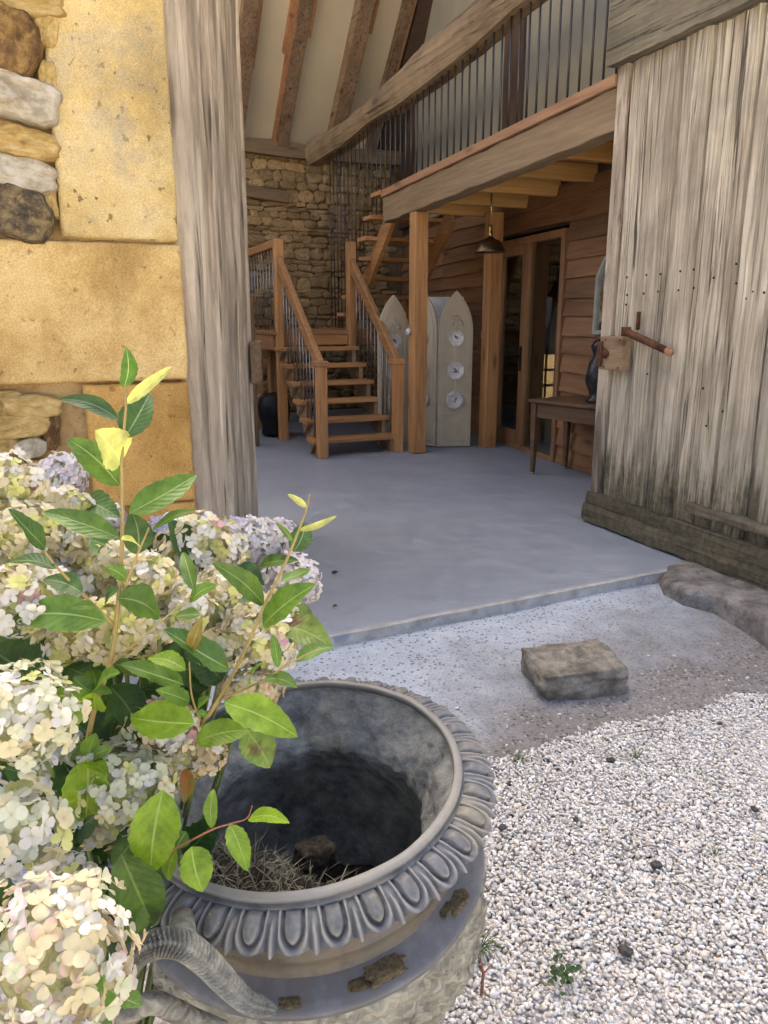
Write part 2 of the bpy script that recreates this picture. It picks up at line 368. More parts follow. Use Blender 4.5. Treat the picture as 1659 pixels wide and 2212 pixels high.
def ashlar(name, x0, x1, z0, z1, d, mat, parent, seed, amp=.006, taper=0.0, chip=.012, flush_right=False):
    nx, nz = max(6, int((x1 - x0) / .009)), max(6, int((z1 - z0) / .009)); vs = []; fs = []
    for i in range(nz + 1):
        for j in range(nx + 1):
            u, w = j / nx, i / nz; x = x0 + (x1 - x0) * u; z = z0 + (z1 - z0) * w
            q = Vector((x * 5 + seed * 7, z * 5, seed)); y = -d + mn.fractal(q, 1, 2, 6) * amp + max(0, mn.noise(q * 4.0) - .42) * .03
            eu = min(u, 1 - u) * (x1 - x0); ew = min(w, 1 - w) * (z1 - z0); ee = min(eu, ew)
            y += max(0, (.009 - ee)) / .009 * chip * (.6 + .8 * abs(mn.noise(Vector((x * 14, z * 14, seed)))))
            dx = dz = 0.0
            if j in (0, nx): dx = mn.noise(Vector((z * 9, seed, j))) * .005
            if i in (0, nz): dz = mn.noise(Vector((x * 9, seed, i + 3))) * .005
            vs.append((x + dx, y, z + dz))
    for i in range(nz):
        for j in range(nx): a = i * (nx + 1) + j; fs.append((a, a + 1, a + nx + 2, a + nx + 1))
    n0 = len(vs); ring = [j for j in range(nx + 1)] + [i * (nx + 1) + nx for i in range(1, nz + 1)] + [nz * (nx + 1) + j for j in range(nx - 1, -1, -1)] + [i * (nx + 1) for i in range(nz - 1, 0, -1)]
    for k in ring: x, y, z = vs[k]; vs.append((x, .25, z))
    L = len(ring)
    for k in range(L): fs.append((ring[(k + 1) % L], ring[k], n0 + k, n0 + (k + 1) % L))
    m = MB(); m.add(vs, fs); return m.build(name, mat, parent, smooth=True)

# ---------------------------------------------------------------- facade wall on the left
fw = thing('stone_wall', 'ochre limestone barn wall with big jamb blocks and rubble, behind the hydrangea', 'wall', (*F3, 0), R3)
MB().bx(-5.5, -.03, .03, .42, -.3, 4.2).build('mortar_core', M_mortar, fw)
def fl3(u, v): return tolocal(onplane(u, v, F3, 90 - R3), F3, R3)
ashlar('stone', -.395, 0, 1.668, 2.72, .012, M_ochre_l, fw, 1, .010)
ashlar('stone', -.80, .004, 1.172, 1.655, .016, M_ochre, fw, 2, .005)
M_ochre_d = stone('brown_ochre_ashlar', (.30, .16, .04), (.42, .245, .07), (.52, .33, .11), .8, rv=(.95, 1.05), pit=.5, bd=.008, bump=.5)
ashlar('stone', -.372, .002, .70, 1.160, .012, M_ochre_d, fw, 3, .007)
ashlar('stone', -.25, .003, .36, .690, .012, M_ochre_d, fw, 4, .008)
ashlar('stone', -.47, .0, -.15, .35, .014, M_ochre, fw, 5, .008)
ashlar('stone', -1.9, -.82, 1.18, 1.64, .012, M_ochre, fw, 6, .007)
ashlar('stone', -.60, .0, 2.735, 3.3, .014, M_ochre_l, fw, 7, .008)
def rub(u, v, wpx, hpx, mat, d, seed, rot=0, power=2.9, rough=.24):
    p = fl3(u, v); k = pxm(onplane(u, v, F3, 90 - R3))
    o = link_mesh('stone', stone_mesh('stone', 12, 40, seed, power, rough, .6), fw, (p.x, .03, p.z), (0, math.radians(rot), 0), (wpx * k * 1.04, d * .8, hpx * k * 1.03)); o.data.materials.append(mat)
RUB = [(50, 8, 170, 62, M_rub_y, .07, 11, -4), (22, 92, 118, 140, M_rub_b, .10, 12, 12), (99, 66, 52, 74, M_rub_y, .06, 13, 0), (104, 172, 42, 76, M_rub_y, .06, 14, 4),
       (44, 214, 160, 92, M_rub_w, .10, 15, 13), (-2, 272, 66, 22, M_rub_y, .05, 16, 0), (48, 311, 148, 62, M_rub_y, .085, 17, 5), (42, 374, 150, 70, M_rub_w, .085, 18, 8),
       (101, 436, 42, 70, M_rub_y, .06, 19, -8), (34, 462, 150, 112, M_rub_d, .095, 20, 14), (18, 855, 52, 24, M_rub_y, .05, 21, 0), (70, 878, 118, 50, M_rub_y, .07, 22, 3),
       (-6, 885, 60, 30, M_rub_y, .05, 29, 0), (38, 920, 128, 54, M_rub_y, .07, 23, -6), (112, 932, 34, 86, M_rub_b, .05, 24, 10), (66, 968, 66, 46, M_rub_w, .06, 25, -14), (8, 963, 56, 44, M_rub_y, .06, 26, 0),
       (90, 1012, 60, 42, M_rub_y, .05, 27, 0), (20, 1020, 74, 48, M_rub_b, .05, 28, 0), (104, 1070, 70, 52, M_rub_y, .05, 31, 0), (20, 1085, 90, 60, M_rub_y, .05, 32, 0),
       (-110, 60, 120, 130, M_rub_y, .08, 33, 0), (-120, 200, 130, 110, M_rub_w, .08, 34, 0), (-120, 330, 130, 100, M_rub_y, .08, 35, 0), (-120, 450, 130, 110, M_rub_b, .08, 36, 0)]
for q in RUB: rub(*q)
# facade to the right of the opening and the lintel above, out of the picture
m = MB().bx(3.38, 8.5, .0, .45, -.3, 4.2); m.bx(-.03, 3.38, .0, .42, 3.62, 4.2)
tag(m.build('facade_wall', M_ochre), 'ochre stone barn wall and lintel over the doorway', 'wall').location = (*F3, 0)
bpy.data.objects['facade_wall'].rotation_euler.z = math.radians(R3)

# ---------------------------------------------------------------- barn back wall of rubble
YB, ZW = 4.0, 3.70
bw = thing('rubble_wall', 'dim rubble stone back wall behind the staircase', 'wall', (*F2, 0), R2)
MB().bx(-4.2, 3.4, YB, YB + .5, -.1, ZW).build('mortar_core', M_in_mortar, bw)
var = []
for k in range(18):
    me = stone_mesh('stone', 4, 13, 100 + k, random.Random(k).uniform(2.6, 6.0), .42, .35); me.materials.append(M_in_stone); var.append(me)
rr = random.Random(11); cand = []
z = .02
while z < ZW - .16:
    h = rr.choice([.055, .07, .085, .10, .13, .16]) * rr.uniform(.9, 1.1); x = -2.15 + rr.uniform(0, .2)
    while x < 2.45:
        ww = rr.uniform(.11, .30) if h > .08 else rr.uniform(.14, .36)
        cand.append((x + ww / 2, z + h / 2 + rr.uniform(-.012, .012), ww, h)); x += ww + .004
    z += h + .003
vis = [q for q in cand if -1.15 < q[0] < 1.25 and q[1] > 1.25]; vis.sort(key=lambda q: -q[2] * q[3]); vis = vis[:298]; vset = set(vis)
stuff = MB()
for q in cand:
    me = rr.choice(var); sc = (q[2] * 1.02, rr.uniform(.02, .06), q[3] * 1.06); rt = rr.uniform(-.14, .14)
    if q in vset: link_mesh('stone', me, bw, (q[0], YB + .012, q[1]), (0, rt, 0), sc)
    else:
        vs = [(v.co.x * sc[0] + q[0], v.co.y * sc[1] + YB + .012, v.co.z * sc[2] + q[1]) for v in me.vertices]
        stuff.add(vs, [tuple(f.vertices) for f in me.polygons])
stuff.build('rubble_stones', M_in_stone, bw, True, kind='stuff')
m = MB(); m.beam((-4.2, YB - .02, ZW - .03), (3.4, YB - .02, ZW - .03), .26, .18, nseg=20, fn=lambda t: (Vector((0, 0, .02 * math.sin(t * 23))), 1, 1 + .15 * math.sin(t * 31)))
m.build('wall_plate', wood('plate_oak', (.13, .078, .032), (.26, .17, .08), 'x'), bw)
m = MB(); m.beam((-.16, YB - .05, 3.15), (.95, YB - .05, 3.05), .12, .16); m.build('lintel_beam', bpy.data.materials['plate_oak'], bw, bevel=.01)

# ---------------------------------------------------------------- roof: plaster between rafters
SL = math.radians(50); RY = -.17; RZ = ZW + (YB - RY) * math.tan(SL)
rf = thing('barn_roof', 'steep barn roof lined with cream plaster between old rafters', 'roof', (*F2, 0), R2)
m = MB(); nx, ny = 40, 24; vs = []; fs = []
for i in range(nx + 1):
    for j in range(ny + 1):
        x = -4.2 + 11 * i / nx; y = YB + .3 - (YB + .3 - RY) * j / ny; z = ZW + (YB - y) * math.tan(SL) + mn.noise(Vector((x * 1.1, y * 2.1, 3))) * .03
        vs.append((x, y, z))
for i in range(nx):
    for j in range(ny): a = i * (ny + 1) + j; fs.append((a, a + ny + 1, a + ny + 2, a + 1))
m.add(vs, fs).build('plaster_lining', M_plaster, rf, True)
def ceil_local(u, v):
    n = Vector((math.sin(math.radians(R2)) * -math.sin(SL) * -1, 0, 0))
    # march the sight line to the ceiling plane in the frame of the roof
    d = ray(u, v); a = tolocal(EYE, F2, R2); b = tolocal(EYE + d, F2, R2); dl = b - a
    f = lambda p: p.z - (ZW + (YB - p.y) * math.tan(SL)); t = -f(a) / (f(a + dl) - f(a)); return a + dl * t
def rafter(u, v, wd, dp, mat=M_rafter, sh=0.0, y0=YB - .05, y1=RY, wob=.03, sd=0, name='rafter', tilt=0.0):
    x = ceil_local(u, v).x + sh; zz = lambda y: ZW + (YB - y) * math.tan(SL) - dp * .5
    def fn(t): return Vector((wob * mn.noise(Vector((t * 3, sd, 0))) + tilt * t, 0, wob * .5 * mn.noise(Vector((t * 4, sd, 9))))), 1 + .12 * mn.noise(Vector((t * 5, sd, 4))), 1
    MB().beam((x, y0, zz(y0)), (x, y1, zz(y1)), wd, dp, (0, 0, 1), 14, fn).build(name, mat, rf)
rafter(525, 100, .20, .16, sd=1); rafter(641, 100, .17, .14, sd=2); rafter(770, 60, .20, .22, sd=3); rafter(852, 100, .12, .13, M_rafter, sd=4); rafter(905, 100, .42, .08, M_dark, sd=5, name='dark_board'); rafter(1010, 60, .1, .1, sd=6); rafter(400, 60, .18, .14, sd=7)
M_lath = wood('new_batten', (.24, .105, .04), (.42, .22, .10), 'y')
for (u, v, s, y0, y1) in [(525, 100, .13, 3.3, .3), (641, 100, -.115, 3.95, .3), (641, 100, -.16, 3.15, .3), (641, 100, .115, 3.0, .3), (770, 60, .11, 3.6, .3), (770, 60, .17, 2.9, .3), (852, 100, .085, 3.6, .3)]:
    rafter(u, v, .045, .10, M_lath, s, y0, y1, .006, name='batten')


# ---------------------------------------------------------------- unseen left end of the barn, cut low to let skylight in
m = MB().bx(-4.35, -4.2, -4.4, 4.3, -.1, 2.3)
o = tag(m.build('gable_wall', M_in_stone), 'unseen left end wall of the barn, cut low for skylight', 'wall'); o.location = (*F2, 0); o.rotation_euler.z = math.radians(R2)

# ---------------------------------------------------------------- timber wall with boards, door and side window
WX = 1.147
tw = thing('timber_wall', 'wall of overlapping reddish wooden boards under the mezzanine', 'wall', (*F1, 0), R1)
MB().bx(WX + .03, WX + .10, .62, 4.3, 0, 2.8).bx(WX + .03, WX + .10, -5.2, -.92, 0, 2.8).bx(WX + .03, WX + .10, -.92, .62, 2.24, 2.8).build('wall_core', M_dark, tw)
def lap(y0, y1, z0, z1, seed):
    n = max(4, int((y1 - y0) / .07)); vs = []; fs = []
    for i in range(n + 1):
        y = y0 + (y1 - y0) * i / n; wv = mn.noise(Vector((y * 1.7, seed * 3.1, 0))) * .016 + mn.noise(Vector((y * 6, seed * 3.1, 4))) * .005
        vs += [(WX + .028, y, z1 + .03), (WX + .012, y, z1 + .03), (WX - .022, y, z0 + wv), (WX + .028, y, z0 + wv)]
    for i in range(n):
        a = i * 4
        for k in range(4): fs.append((a + k, a + 4 + k, a + 4 + (k + 1) % 4, a + (k + 1) % 4))
    fs += [(0, 1, 2, 3), tuple(n * 4 + k for k in (3, 2, 1, 0))]
    MB().add(vs, fs).build('board', M_board, tw)
z = .01; k = 0
while z < 2.55:
    h = random.uniform(.16, .205); z1 = min(z + h, 2.57)
    if z < 2.20: lap(.64, 2.4, z, z1, k); lap(2.405, 4.2, z, z1, k + 50); lap(-2.9, -.94, z, z1, k + 20); lap(-5.0, -2.905, z, z1, k + 70)
    else: lap(.0, 4.2, z, z1, k); lap(-5.0, -.004, z, z1, k + 20)
    z = z1; k += 1
M_frame = wood('door_oak', (.17, .08, .03), (.33, .175, .075), 'z', rough=.5)
dr = bpy.data.objects.new('glazed_door', None); C.objects.link(dr); dr.parent = tw
tag(dr, 'glazed wooden door with narrow side window')
fx0, fx1 = WX - .03, WX + .05
for (a, b, c, d) in [(.55, .62, 0, 2.20), (-.92, -.85, 0, 2.20), (-.20, -.13, 0, 2.13)]: MB().bx(fx0, fx1, a, b, c, d).build('frame_post', M_frame, dr, bevel=.004)
MB().bx(fx0, fx1, -.848, .548, 2.13, 2.20).build('frame_head', M_frame, dr, bevel=.004); MB().bx(fx0, fx1, -.848, .548, 0.0, .05).build('threshold', M_frame, dr, bevel=.004)
t = NT('window_glass'); gm = t.n('NewGeometry'); ri = t.n('MapRange', i0=gm.outputs['Backfacing']); ri.inputs[3].default_value = 1.5; ri.inputs[4].default_value = 1 / 1.5; fr = t.n('Fresnel', IOR=ri.outputs[0]); tr = t.n('BsdfTransparent', Color=(.86, .9, .88)); gl = t.n('BsdfGlossy', Roughness=.015, Color=(1, 1, 1)); mx = t.n('MixShader', Fac=fr); t.set(mx.inputs[1], tr); t.set(mx.inputs[2], gl); t.t.links.new(mx.outputs[0], t.out.inputs[0]); M_glass = t.m
for (a, b) in [(.44, .545), (-.128, -.03)]: MB().bx(WX - .02, WX + .025, a, b, .052, 2.127).build('door_stile', M_frame, dr, bevel=.004)
MB().bx(WX - .02, WX + .025, -.028, .438, 2.03, 2.127).bx(WX - .02, WX + .025, -.028, .438, .052, .2).build('door_rail', M_frame, dr, bevel=.004)
MB().bx(WX + .000, WX + .006, -.03, .44, .2, 2.03).build('glass_pane', M_glass, dr); MB().bx(WX + .000, WX + .006, -.848, -.202, .052, 2.128).build('glass_pane', M_glass, dr)
m = MB(); m.bx(WX - .03, WX - .021, -.10, -.06, .84, 1.10); m.tube([(WX - .025, -.08, 1.0), (WX - .07, -.08, 1.0), (WX - .07, .07, 1.0)], .010, 8); m.build('handle', M_iron, dr)
# room behind the glass: dark walls, and an added window standing in for a reflection
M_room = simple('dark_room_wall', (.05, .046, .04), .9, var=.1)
rm = thing('inner_room', 'dark room seen through the glazed door', 'room', (*F1, 0), R1)
RX = WX + 3.2
RE = 4.2
wp = lambda u, v: tolocal(onplane(u, v, toworld((0, RE, 0), F1, R1), 90 - R1), F1, R1)
a, b = wp(1176, 766), wp(1199, 866); x0, x1, z1, z0 = a.x, b.x, a.z, max(b.z, .04)
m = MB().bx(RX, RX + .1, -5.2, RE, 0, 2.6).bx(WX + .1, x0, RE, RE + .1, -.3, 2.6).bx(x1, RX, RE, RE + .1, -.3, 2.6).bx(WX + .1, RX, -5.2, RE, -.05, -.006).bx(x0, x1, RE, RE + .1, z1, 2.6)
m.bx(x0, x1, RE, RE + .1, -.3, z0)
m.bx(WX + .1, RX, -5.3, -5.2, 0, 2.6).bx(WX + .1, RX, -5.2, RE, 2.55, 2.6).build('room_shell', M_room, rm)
for k in (.32, .66): zz = z0 + (z1 - z0) * k; MB().bx(x0, x1, RE + .02, RE + .06, zz - .022, zz + .022).build('added_window_bar', M_dark, rm)
MB().bx(x0 + (x1 - x0) * .22, x0 + (x1 - x0) * .32, RE + .03, RE + .07, z0, z1).build('added_window_bar', M_dark, rm)
t = NT('dimming_glass'); tr = t.n('BsdfTransparent', Color=(.30, .25, .18)); t.t.links.new(tr.outputs[0], t.out.inputs[0])  # tint added to tone down the bright ground outside
MB().bx(x0, x1, RE + .045, RE + .05, z0, z1).build('added_window_pane', t.m, rm)
# upper partition behind the balustrade
up = thing('partition_wall', 'grey green upstairs partition behind the metal balustrade rods', 'wall', (*F1, 0), R1)
PX = 1.10
yv = lambda u: tolocal(onplane(u, 250, toworld((PX, 0, 0), F1, R1), -R1), F1, R1).y
ya, yb, yc, yd = yv(830), yv(897), yv(1090), yv(1130)
MB().bx(PX, PX + .08, yb, ya + 2, 2.7, 7.5).build('dark_panel', M_dark, up); MB().bx(PX, PX + .08, yc, yb - .002, 2.7, 7.5).build('painted_panel', M_greypaint, up)
MB().bx(PX - .03, PX + .08, yd, yc - .002, 2.7, 7.5).build('dark_post', M_dark, up); MB().bx(PX, PX + .08, -6.5, yd - .002, 2.7, 7.5).build('painted_panel', M_greypaint, up)
# sockets
o = MB().bx(WX - .045, WX - .022, .80, .87, 1.16, 1.245).bx(WX - .045, WX - .022, .885, .955, 1.16, 1.245).build('wall_socket', simple('white_plastic', (.72, .71, .68), .4), None, bevel=.004)
tag(o, 'pair of white wall switches between the screen and the timber post', 'switch'); o.location = (*F1, 0); o.rotation_euler.z = math.radians(R1)

# ---------------------------------------------------------------- mezzanine
mz = thing('mezzanine', 'timber mezzanine with grey beam, pine joists and two fir posts', 'mezzanine', (*FM, 0), RM)
ME = -3.02
m = MB(); m.beam((0, ME, 2.535 - MS * ME), (0, .74, 2.535 - MS * .74), .15, .25, nseg=30, fn=lambda t: (Vector((0, 0, .004 * math.sin(t * 40))), 1 + .04 * math.sin(t * 53), 1 + .02 * math.sin(t * 71)))
m.build('main_beam', M_beamg, mz, bevel=.006); MB().beam((-.015, ME, 2.6995 - MS * ME), (-.015, .76, 2.6995 - MS * .76), .17, .069)  .build('floor_trim', wood('trim_fir', (.23, .115, .055), (.40, .225, .115), 'y'), mz, bevel=.004)
MB().add([(.072, .70, 2.62 - MS * .7), (.072, ME, 2.62 - MS * ME), (WX - ME * .12, ME, 2.62 - MS * ME), (WX, .70, 2.62 - MS * .7)], [(0, 1, 2, 3)]).build('floor_boarding', M_pine, mz)
for y in (.40, -.16, -.78, -1.42, -2.08, -2.75): MB().bx(.078, WX - .03 - y * .12, y - .035, y + .035, 2.47 - MS * y, 2.616 - MS * y).build('joist', M_pine, mz, bevel=.004)
MB().box((0, 0, 1.205), (.145, .145, 2.40)).build('post', M_fir, mz, bevel=.006); MB().box((.89, .05, 1.22), (.145, .145, 2.46)).build('post', M_fir, mz, bevel=.006)
o = MB().tube([(-.085, .02, 1.255), (-.115, .02, 1.255)], [.04, .028], 14).build('sensor', bpy.data.materials['white_plastic'], None, True)
tag(o, 'small white sensor fixed to the left side of the front timber post', 'sensor'); o.location = (*F1, 0); o.rotation_euler.z = math.radians(R1)

# tie beam over the balustrade
prof = []
for (u, a, b) in [(683, 302, 357), (749, 268, 318), (814, 214, 264), (862, 168, 238), (906, 125, 207), (933, 99, 187), (985, 55, 147), (1042, 3, 103), (1125, -72, 27), (1230, -160, -50)]:
    pa = tolocal(onplane(u, a, FM, -RM), FM, RM); pb = tolocal(onplane(u, b, FM, -RM), FM, RM); prof.append((pb.y, (pa.z + pb.z) / 2, pa.z - pb.z))
prof.sort()
def tie(y):
    ys = [q[0] for q in prof]; return float(np.interp(y, ys, [q[1] for q in prof])), float(np.interp(y, ys, [q[2] for q in prof]))
tb = thing('tie_beam', 'rough curved old oak tie beam above the balustrade', 'beam', (*FM, 0), RM)
vs = []; fs = []; n = 70; K = 10
for i in range(n + 1):
    y = ME + (prof[-1][0] + .1 - ME) * i / n; zc, hh = tie(y)
    for k in range(K):
        a = 2 * math.pi * (k + .5) / K; ca, sa = math.cos(a), math.sin(a); rr_ = 1 / (abs(ca) ** 5 + abs(sa) ** 5) ** .2
        q = mn.noise(Vector((ca * 1.2, y * 1.7, sa * 1.2))) * .014 + mn.noise(Vector((ca * 3, y * 7, sa * 3))) * .010
        vs.append((ca * rr_ * (.12 + q), y, zc + sa * rr_ * (hh / 2 + q * .8)))
for i in range(n):
    for k in range(K): fs.append((i * K + k, i * K + (k + 1) % K, (i + 1) * K + (k + 1) % K, (i + 1) * K + k))
fs += [tuple(range(K - 1, -1, -1)), tuple(n * K + k for k in range(K))]
MB().add(vs, fs).build('timber', M_beamold, tb)

# ---------------------------------------------------------------- staircase (frame 2) : lower flight, landing, upper flight
st = thing('staircase', 'open tread fir staircase turning back up to the mezzanine', 'staircase', (*F2, 0), R2)
RISE, GO = .178, .215
def ty(i): return .06 + GO * (i - 1)
for i in range(1, 7):
    MB().bx(-.075, .90, ty(i), ty(i) + GO + .03, RISE * i - .042, RISE * i).build('tread', M_firx, st, bevel=.004)
LZ = RISE * 7; LY0, LY1 = ty(7), 3.25
M_lfir = wood('landing_fir', (.2, .085, .03), (.36, .18, .075), 'x')
MB().bx(-.075, 1.9, LY0, LY1, LZ - .045, LZ).build('landing_floor', M_lfir, st, bevel=.004)
MB().bx(-.06, .0, LY0 + .10, LY1, LZ - .22, LZ - .047).build('landing_joist', M_lfir, st, bevel=.004); MB().bx(.002, 1.9, LY0 + .02, LY0 + .07, LZ - .16, LZ - .047).build('landing_joist', M_firx, st, bevel=.004)
for sx in (.005, .80):      # cut strings carrying the treads
    m = MB(); pts = []
    for i in range(1, 7): pts += [(ty(i) + .03, RISE * (i - 1) - (.0 if i > 1 else 0)), (ty(i) + .03, RISE * i - .044)]
    pts += [(ty(7), RISE * 6 - .044), (ty(7), RISE * 6 - .25)]
    top = pts; bot = [(ty(1) + .25, 0.0)]
    vs = [(sx, y, z) for y, z in top + bot] + [(sx + .045, y, z) for y, z in top + bot]; k = len(top + bot)
    fs = [tuple(range(k)), tuple(range(2 * k - 1, k - 1, -1))] + [(j, (j + 1) % k, k + (j + 1) % k, k + j) for j in range(k)]
    m.add(vs, fs).build('string', M_beamg, st)
    for i in range(1, 7):        # curved brackets below the tread ends
        q = [(ty(i) + .02, RISE * i - .045), (ty(i) + .19, RISE * i - .045), (ty(i) + .19, RISE * i - .17), (ty(i) + .15, RISE * i - .13), (ty(i) + .10, RISE * i - .085)]
        xx = sx - .05 if sx < .4 else sx + .05
        vs = [(xx, y, z) for y, z in q] + [(xx + .04, y, z) for y, z in q]; k = 5
        MB().add(vs, [tuple(range(k)), tuple(range(2 * k - 1, k - 1, -1))] + [(j, (j + 1) % k, k + (j + 1) % k, k + j) for j in range(k)]).build('bracket', M_beamg, st)
NW = .10
for (x, y, z0, z1) in [(0, 0, 0, .93), (.87, .06, 0, .93), (0, 1.36, 0, 2.24), (.87, 1.36, LZ - .3, 2.24), (.02, 3.2, 0, 2.2)]: MB().box((x, y, (z0 + z1) / 2), (NW, NW, z1 - z0)).build('newel_post', M_fir, st, bevel=.006)
for (x, y, z) in [(0, 0, .93), (.87, .06, .93)]: MB().box((x, y + .03, z + .02), (.125, .19, .055)).build('newel_cap', M_firy, st, bevel=.008)
for x, y0 in ((0, .02), (.87, .08)):
    MB().beam((x, y0, .93), (x, 1.36, 2.02), .065, .125).build('handrail', M_firy, st, bevel=.01)
MB().beam((0, 1.38, 2.2), (.02, 3.25, 2.17), .07, .09).build('handrail', M_firy, st, bevel=.01)
def railz(y): return .93 + (y - .02) / 1.34 * 1.09
for x in (0.0, .87):
    for i in range(1, 7):
        for k in (0, 1):
            y = ty(i) + .06 + k * .107
            if .09 < y < 1.30: MB().tube([(x, y, RISE * i), (x, y, railz(y) - .06)], .0085, 6).build('baluster', M_steel, st, True)
for k in range(13):
    y = 1.48 + k * .135; MB().tube([(0.01, y, LZ), (0.01, y, 2.15)], .008, 6).build('baluster', M_steel, st, True)
MB().box((.35, 2.9, LZ / 2 - .06), (.14, .14, LZ - .12)).build('landing_post', M_fir, st); MB().box((-.03, 2.35, LZ / 2 - .11), (.12, .12, LZ - .22)).build('landing_post', M_fir, st)
# upper flight in the frame of the mezzanine
uf = bpy.data.objects.new('upper_flight', None); C.objects.link(uf); uf.parent = st; uf.matrix_parent_inverse = Matrix.Identity(4)
dl = tolocal((*FM, 0), F2, R2); uf.location = (dl.x, dl.y, 0); uf.rotation_euler.z = math.radians(RM - R2)
UR = (2.70 - LZ) / 7; UY0, UG = .93, .185
for i in range(1, 7):
    z = 2.70 - UR * i; y = UY0 + UG * (i - 1) + .10
    MB().bx(-.10, .83, y - .02, y + UG + .04, z - .042, z).build('tread', M_firx, uf, bevel=.004)
ze, ye = 2.70 - UR * 6.6, UY0 + UG * 6.4
for x in (.07, .78):
    MB().beam((x, .80, 2.50), (x, ye, ze), .05, .20).build('string', M_firy, uf)
MB().bx(-.12, .86, .72, .98, 2.66, 2.70).build('tread', M_firx, uf)

# balustrade of thin rods, hung from the tie beam
bl = thing('balustrade', 'row of thin vertical steel rods between mezzanine edge and tie beam', 'balustrade', (*FM, 0), RM)
y = ME + .08
while y < 2.6:
    zc, hh = tie(y); zt = zc - hh / 2 + .05
    if y < .74: zb = 2.733 - MS * y
    else:
        i = max(0, int((y - UY0 - .08) / UG) + 1); zb = max(2.70 - UR * i, LZ + .02)
    x = -.03
    MB().tube([(x, y, zb), (x, y, zt)], .009 if y < .74 else .0065, 6).build('rod', M_rod, bl, True)
    y += .128
# ---------------------------------------------------------------- barn door leaves
def plank(x0, x1, z0, z1, seed, y=0.0, th=.05, amp=.007, warp=.006, split=True):
    nx, nz = max(5, int((x1 - x0) / .014)), max(20, int((z1 - z0) / .05)); vs = []; fs = []
    for i in range(nz + 1):
        z = z0 + (z1 - z0) * i / nz; ww = warp * mn.noise(Vector((seed, z * 2.2, 1))); we = warp * mn.noise(Vector((seed + 9, z * 2.2, 1)))
        for j in range(nx + 1):
            u = j / nx; x = (x0 + ww) * (1 - u) + (x1 + we) * u
            d = mn.fractal(Vector((x * 30 + seed * 5, z * 1.4, seed)), 1, 2, 3) * amp + mn.noise(Vector((x * 8 + seed, z * .9, seed))) * amp
            if j in (0, nx): d += .028 + .008 * mn.noise(Vector((z * 6, seed, 2)))
            vs.append((x, y + d, z + (0 if 0 < i < nz else .01 * mn.noise(Vector((x * 20, seed, i))))))
    for i in range(nz):
        for j in range(nx): a = i * (nx + 1) + j; fs.append((a, a + 1, a + nx + 2, a + nx + 1))
    n0 = len(vs); ring = list(range(nx + 1)) + [i * (nx + 1) + nx for i in range(1, nz + 1)] + [nz * (nx + 1) + j for j in range(nx - 1, -1, -1)] + [i * (nx + 1) for i in range(nz - 1, 0, -1)]
    for k in ring: vs.append((vs[k][0], y + th, vs[k][2]))
    L = len(ring)
    for k in range(L): fs.append((ring[(k + 1) % L], ring[k], n0 + k, n0 + (k + 1) % L))
    return MB().add(vs, fs)
RL = (1.452, 5.315); RA = math.degrees(math.atan2(-.928, .373))
rl = thing('barn_door', 'weathered grey oak barn door leaf with rusty bolt and mossy foot, right of the doorway', 'door', (*RL, 0), RA)
lx = lambda u, v: tolocal(onplane(u, v, RL, -21.9), RL, RA).x
LL = 1.80
bd = [.0, .105] + [lx(u, 950) for u in (1401, 1459, 1548, 1620)] + [1.52, LL]
TOP = 3.30
MB().bx(.02, LL, .055, .062, .2, TOP).build('backing', M_dark, rl)  # added dark sheet that keeps brightness behind out of the plank gaps
MB().bx(.0, .101, -.004, .06, .19, TOP).build('stile', M_leaf_l, rl, bevel=.006)
for k in range(1, len(bd) - 1): plank(bd[k] + .005 + .003 * (k % 3), bd[k + 1] - .006, .19, TOP, k + 3, .008 + .006 * (k % 2), .05, .009, .007).build('plank', M_leaf_r, rl)
def rail(x0, x1, z0, z1, y0, y1, mat, seed, name, zd=0):
    n = 60; vs = []; fs = []
    for i in range(n + 1):
        x = x0 + (x1 - x0) * i / n; q = lambda k: mn.noise(Vector((x * 5, seed, k))) * .012 + mn.noise(Vector((x * 17, seed, k))) * .005
        vs += [(x, y0 + q(1) * .6, z0 + q(2)), (x, y0 + q(3) * .6, (z0 + z1) / 2 + q(4)), (x, y0 + .012 + q(5) * .6, z1 + q(6)), (x, y1, z1 + q(6)), (x, y1, z0 + q(2))]
    for i in range(n):
        for k in range(5): fs.append((i * 5 + k, i * 5 + (k + 1) % 5, i * 5 + 5 + (k + 1) % 5, i * 5 + 5 + k))
    fs += [(4, 3, 2, 1, 0), tuple(n * 5 + k for k in range(5))]
    return MB().add(vs, fs).build(name, mat, rl)
rail(-.012, LL, .015, .135, -.055, .06, M_rail, 1, 'bottom_rail'); rail(-.006, LL, .13, .215, -.035, .058, M_rail, 2, 'bottom_rail')
rail(-.03, LL, 2.90, 3.34, -.075, .06, M_toprail, 3, 'top_rail')
rail(.93, LL, .285, .34, -.02, .02, M_rail, 5, 'foot_batten')
rail(-.02, LL, 3.32, 3.5, -.03, .06, M_toprail, 6, 'top_rail')
M_block = wood('lock_oak', (.15, .095, .05), (.30, .205, .12), 'x', rough=.85)
PL = lambda u, v: tolocal(onplane(u, v, RL, -21.9), RL, RA)
a, b = PL(1312, 797), PL(1367, 728); x0, x1, z0, z1 = max(.005, a.x), b.x, a.z, b.z
lb = MB().bx(x0, x1, -.075, -.002, z0, z1).build('lock_block', M_block, rl, bevel=.008, seg=2)
MB().bx(x0 - .006, x0 + .045, -.092, -.076, z0 + .02, z1 - .03).build('lock_plate', M_rust, lb, bevel=.004); MB().lathe([(.03, 0), (.034, .006), (.022, .014), (.0, .016)], 16).xf(R('X', 90), (x0 + .07, -.077, (z0 + z1) / 2)).build('lock_boss', M_rust, lb, True)
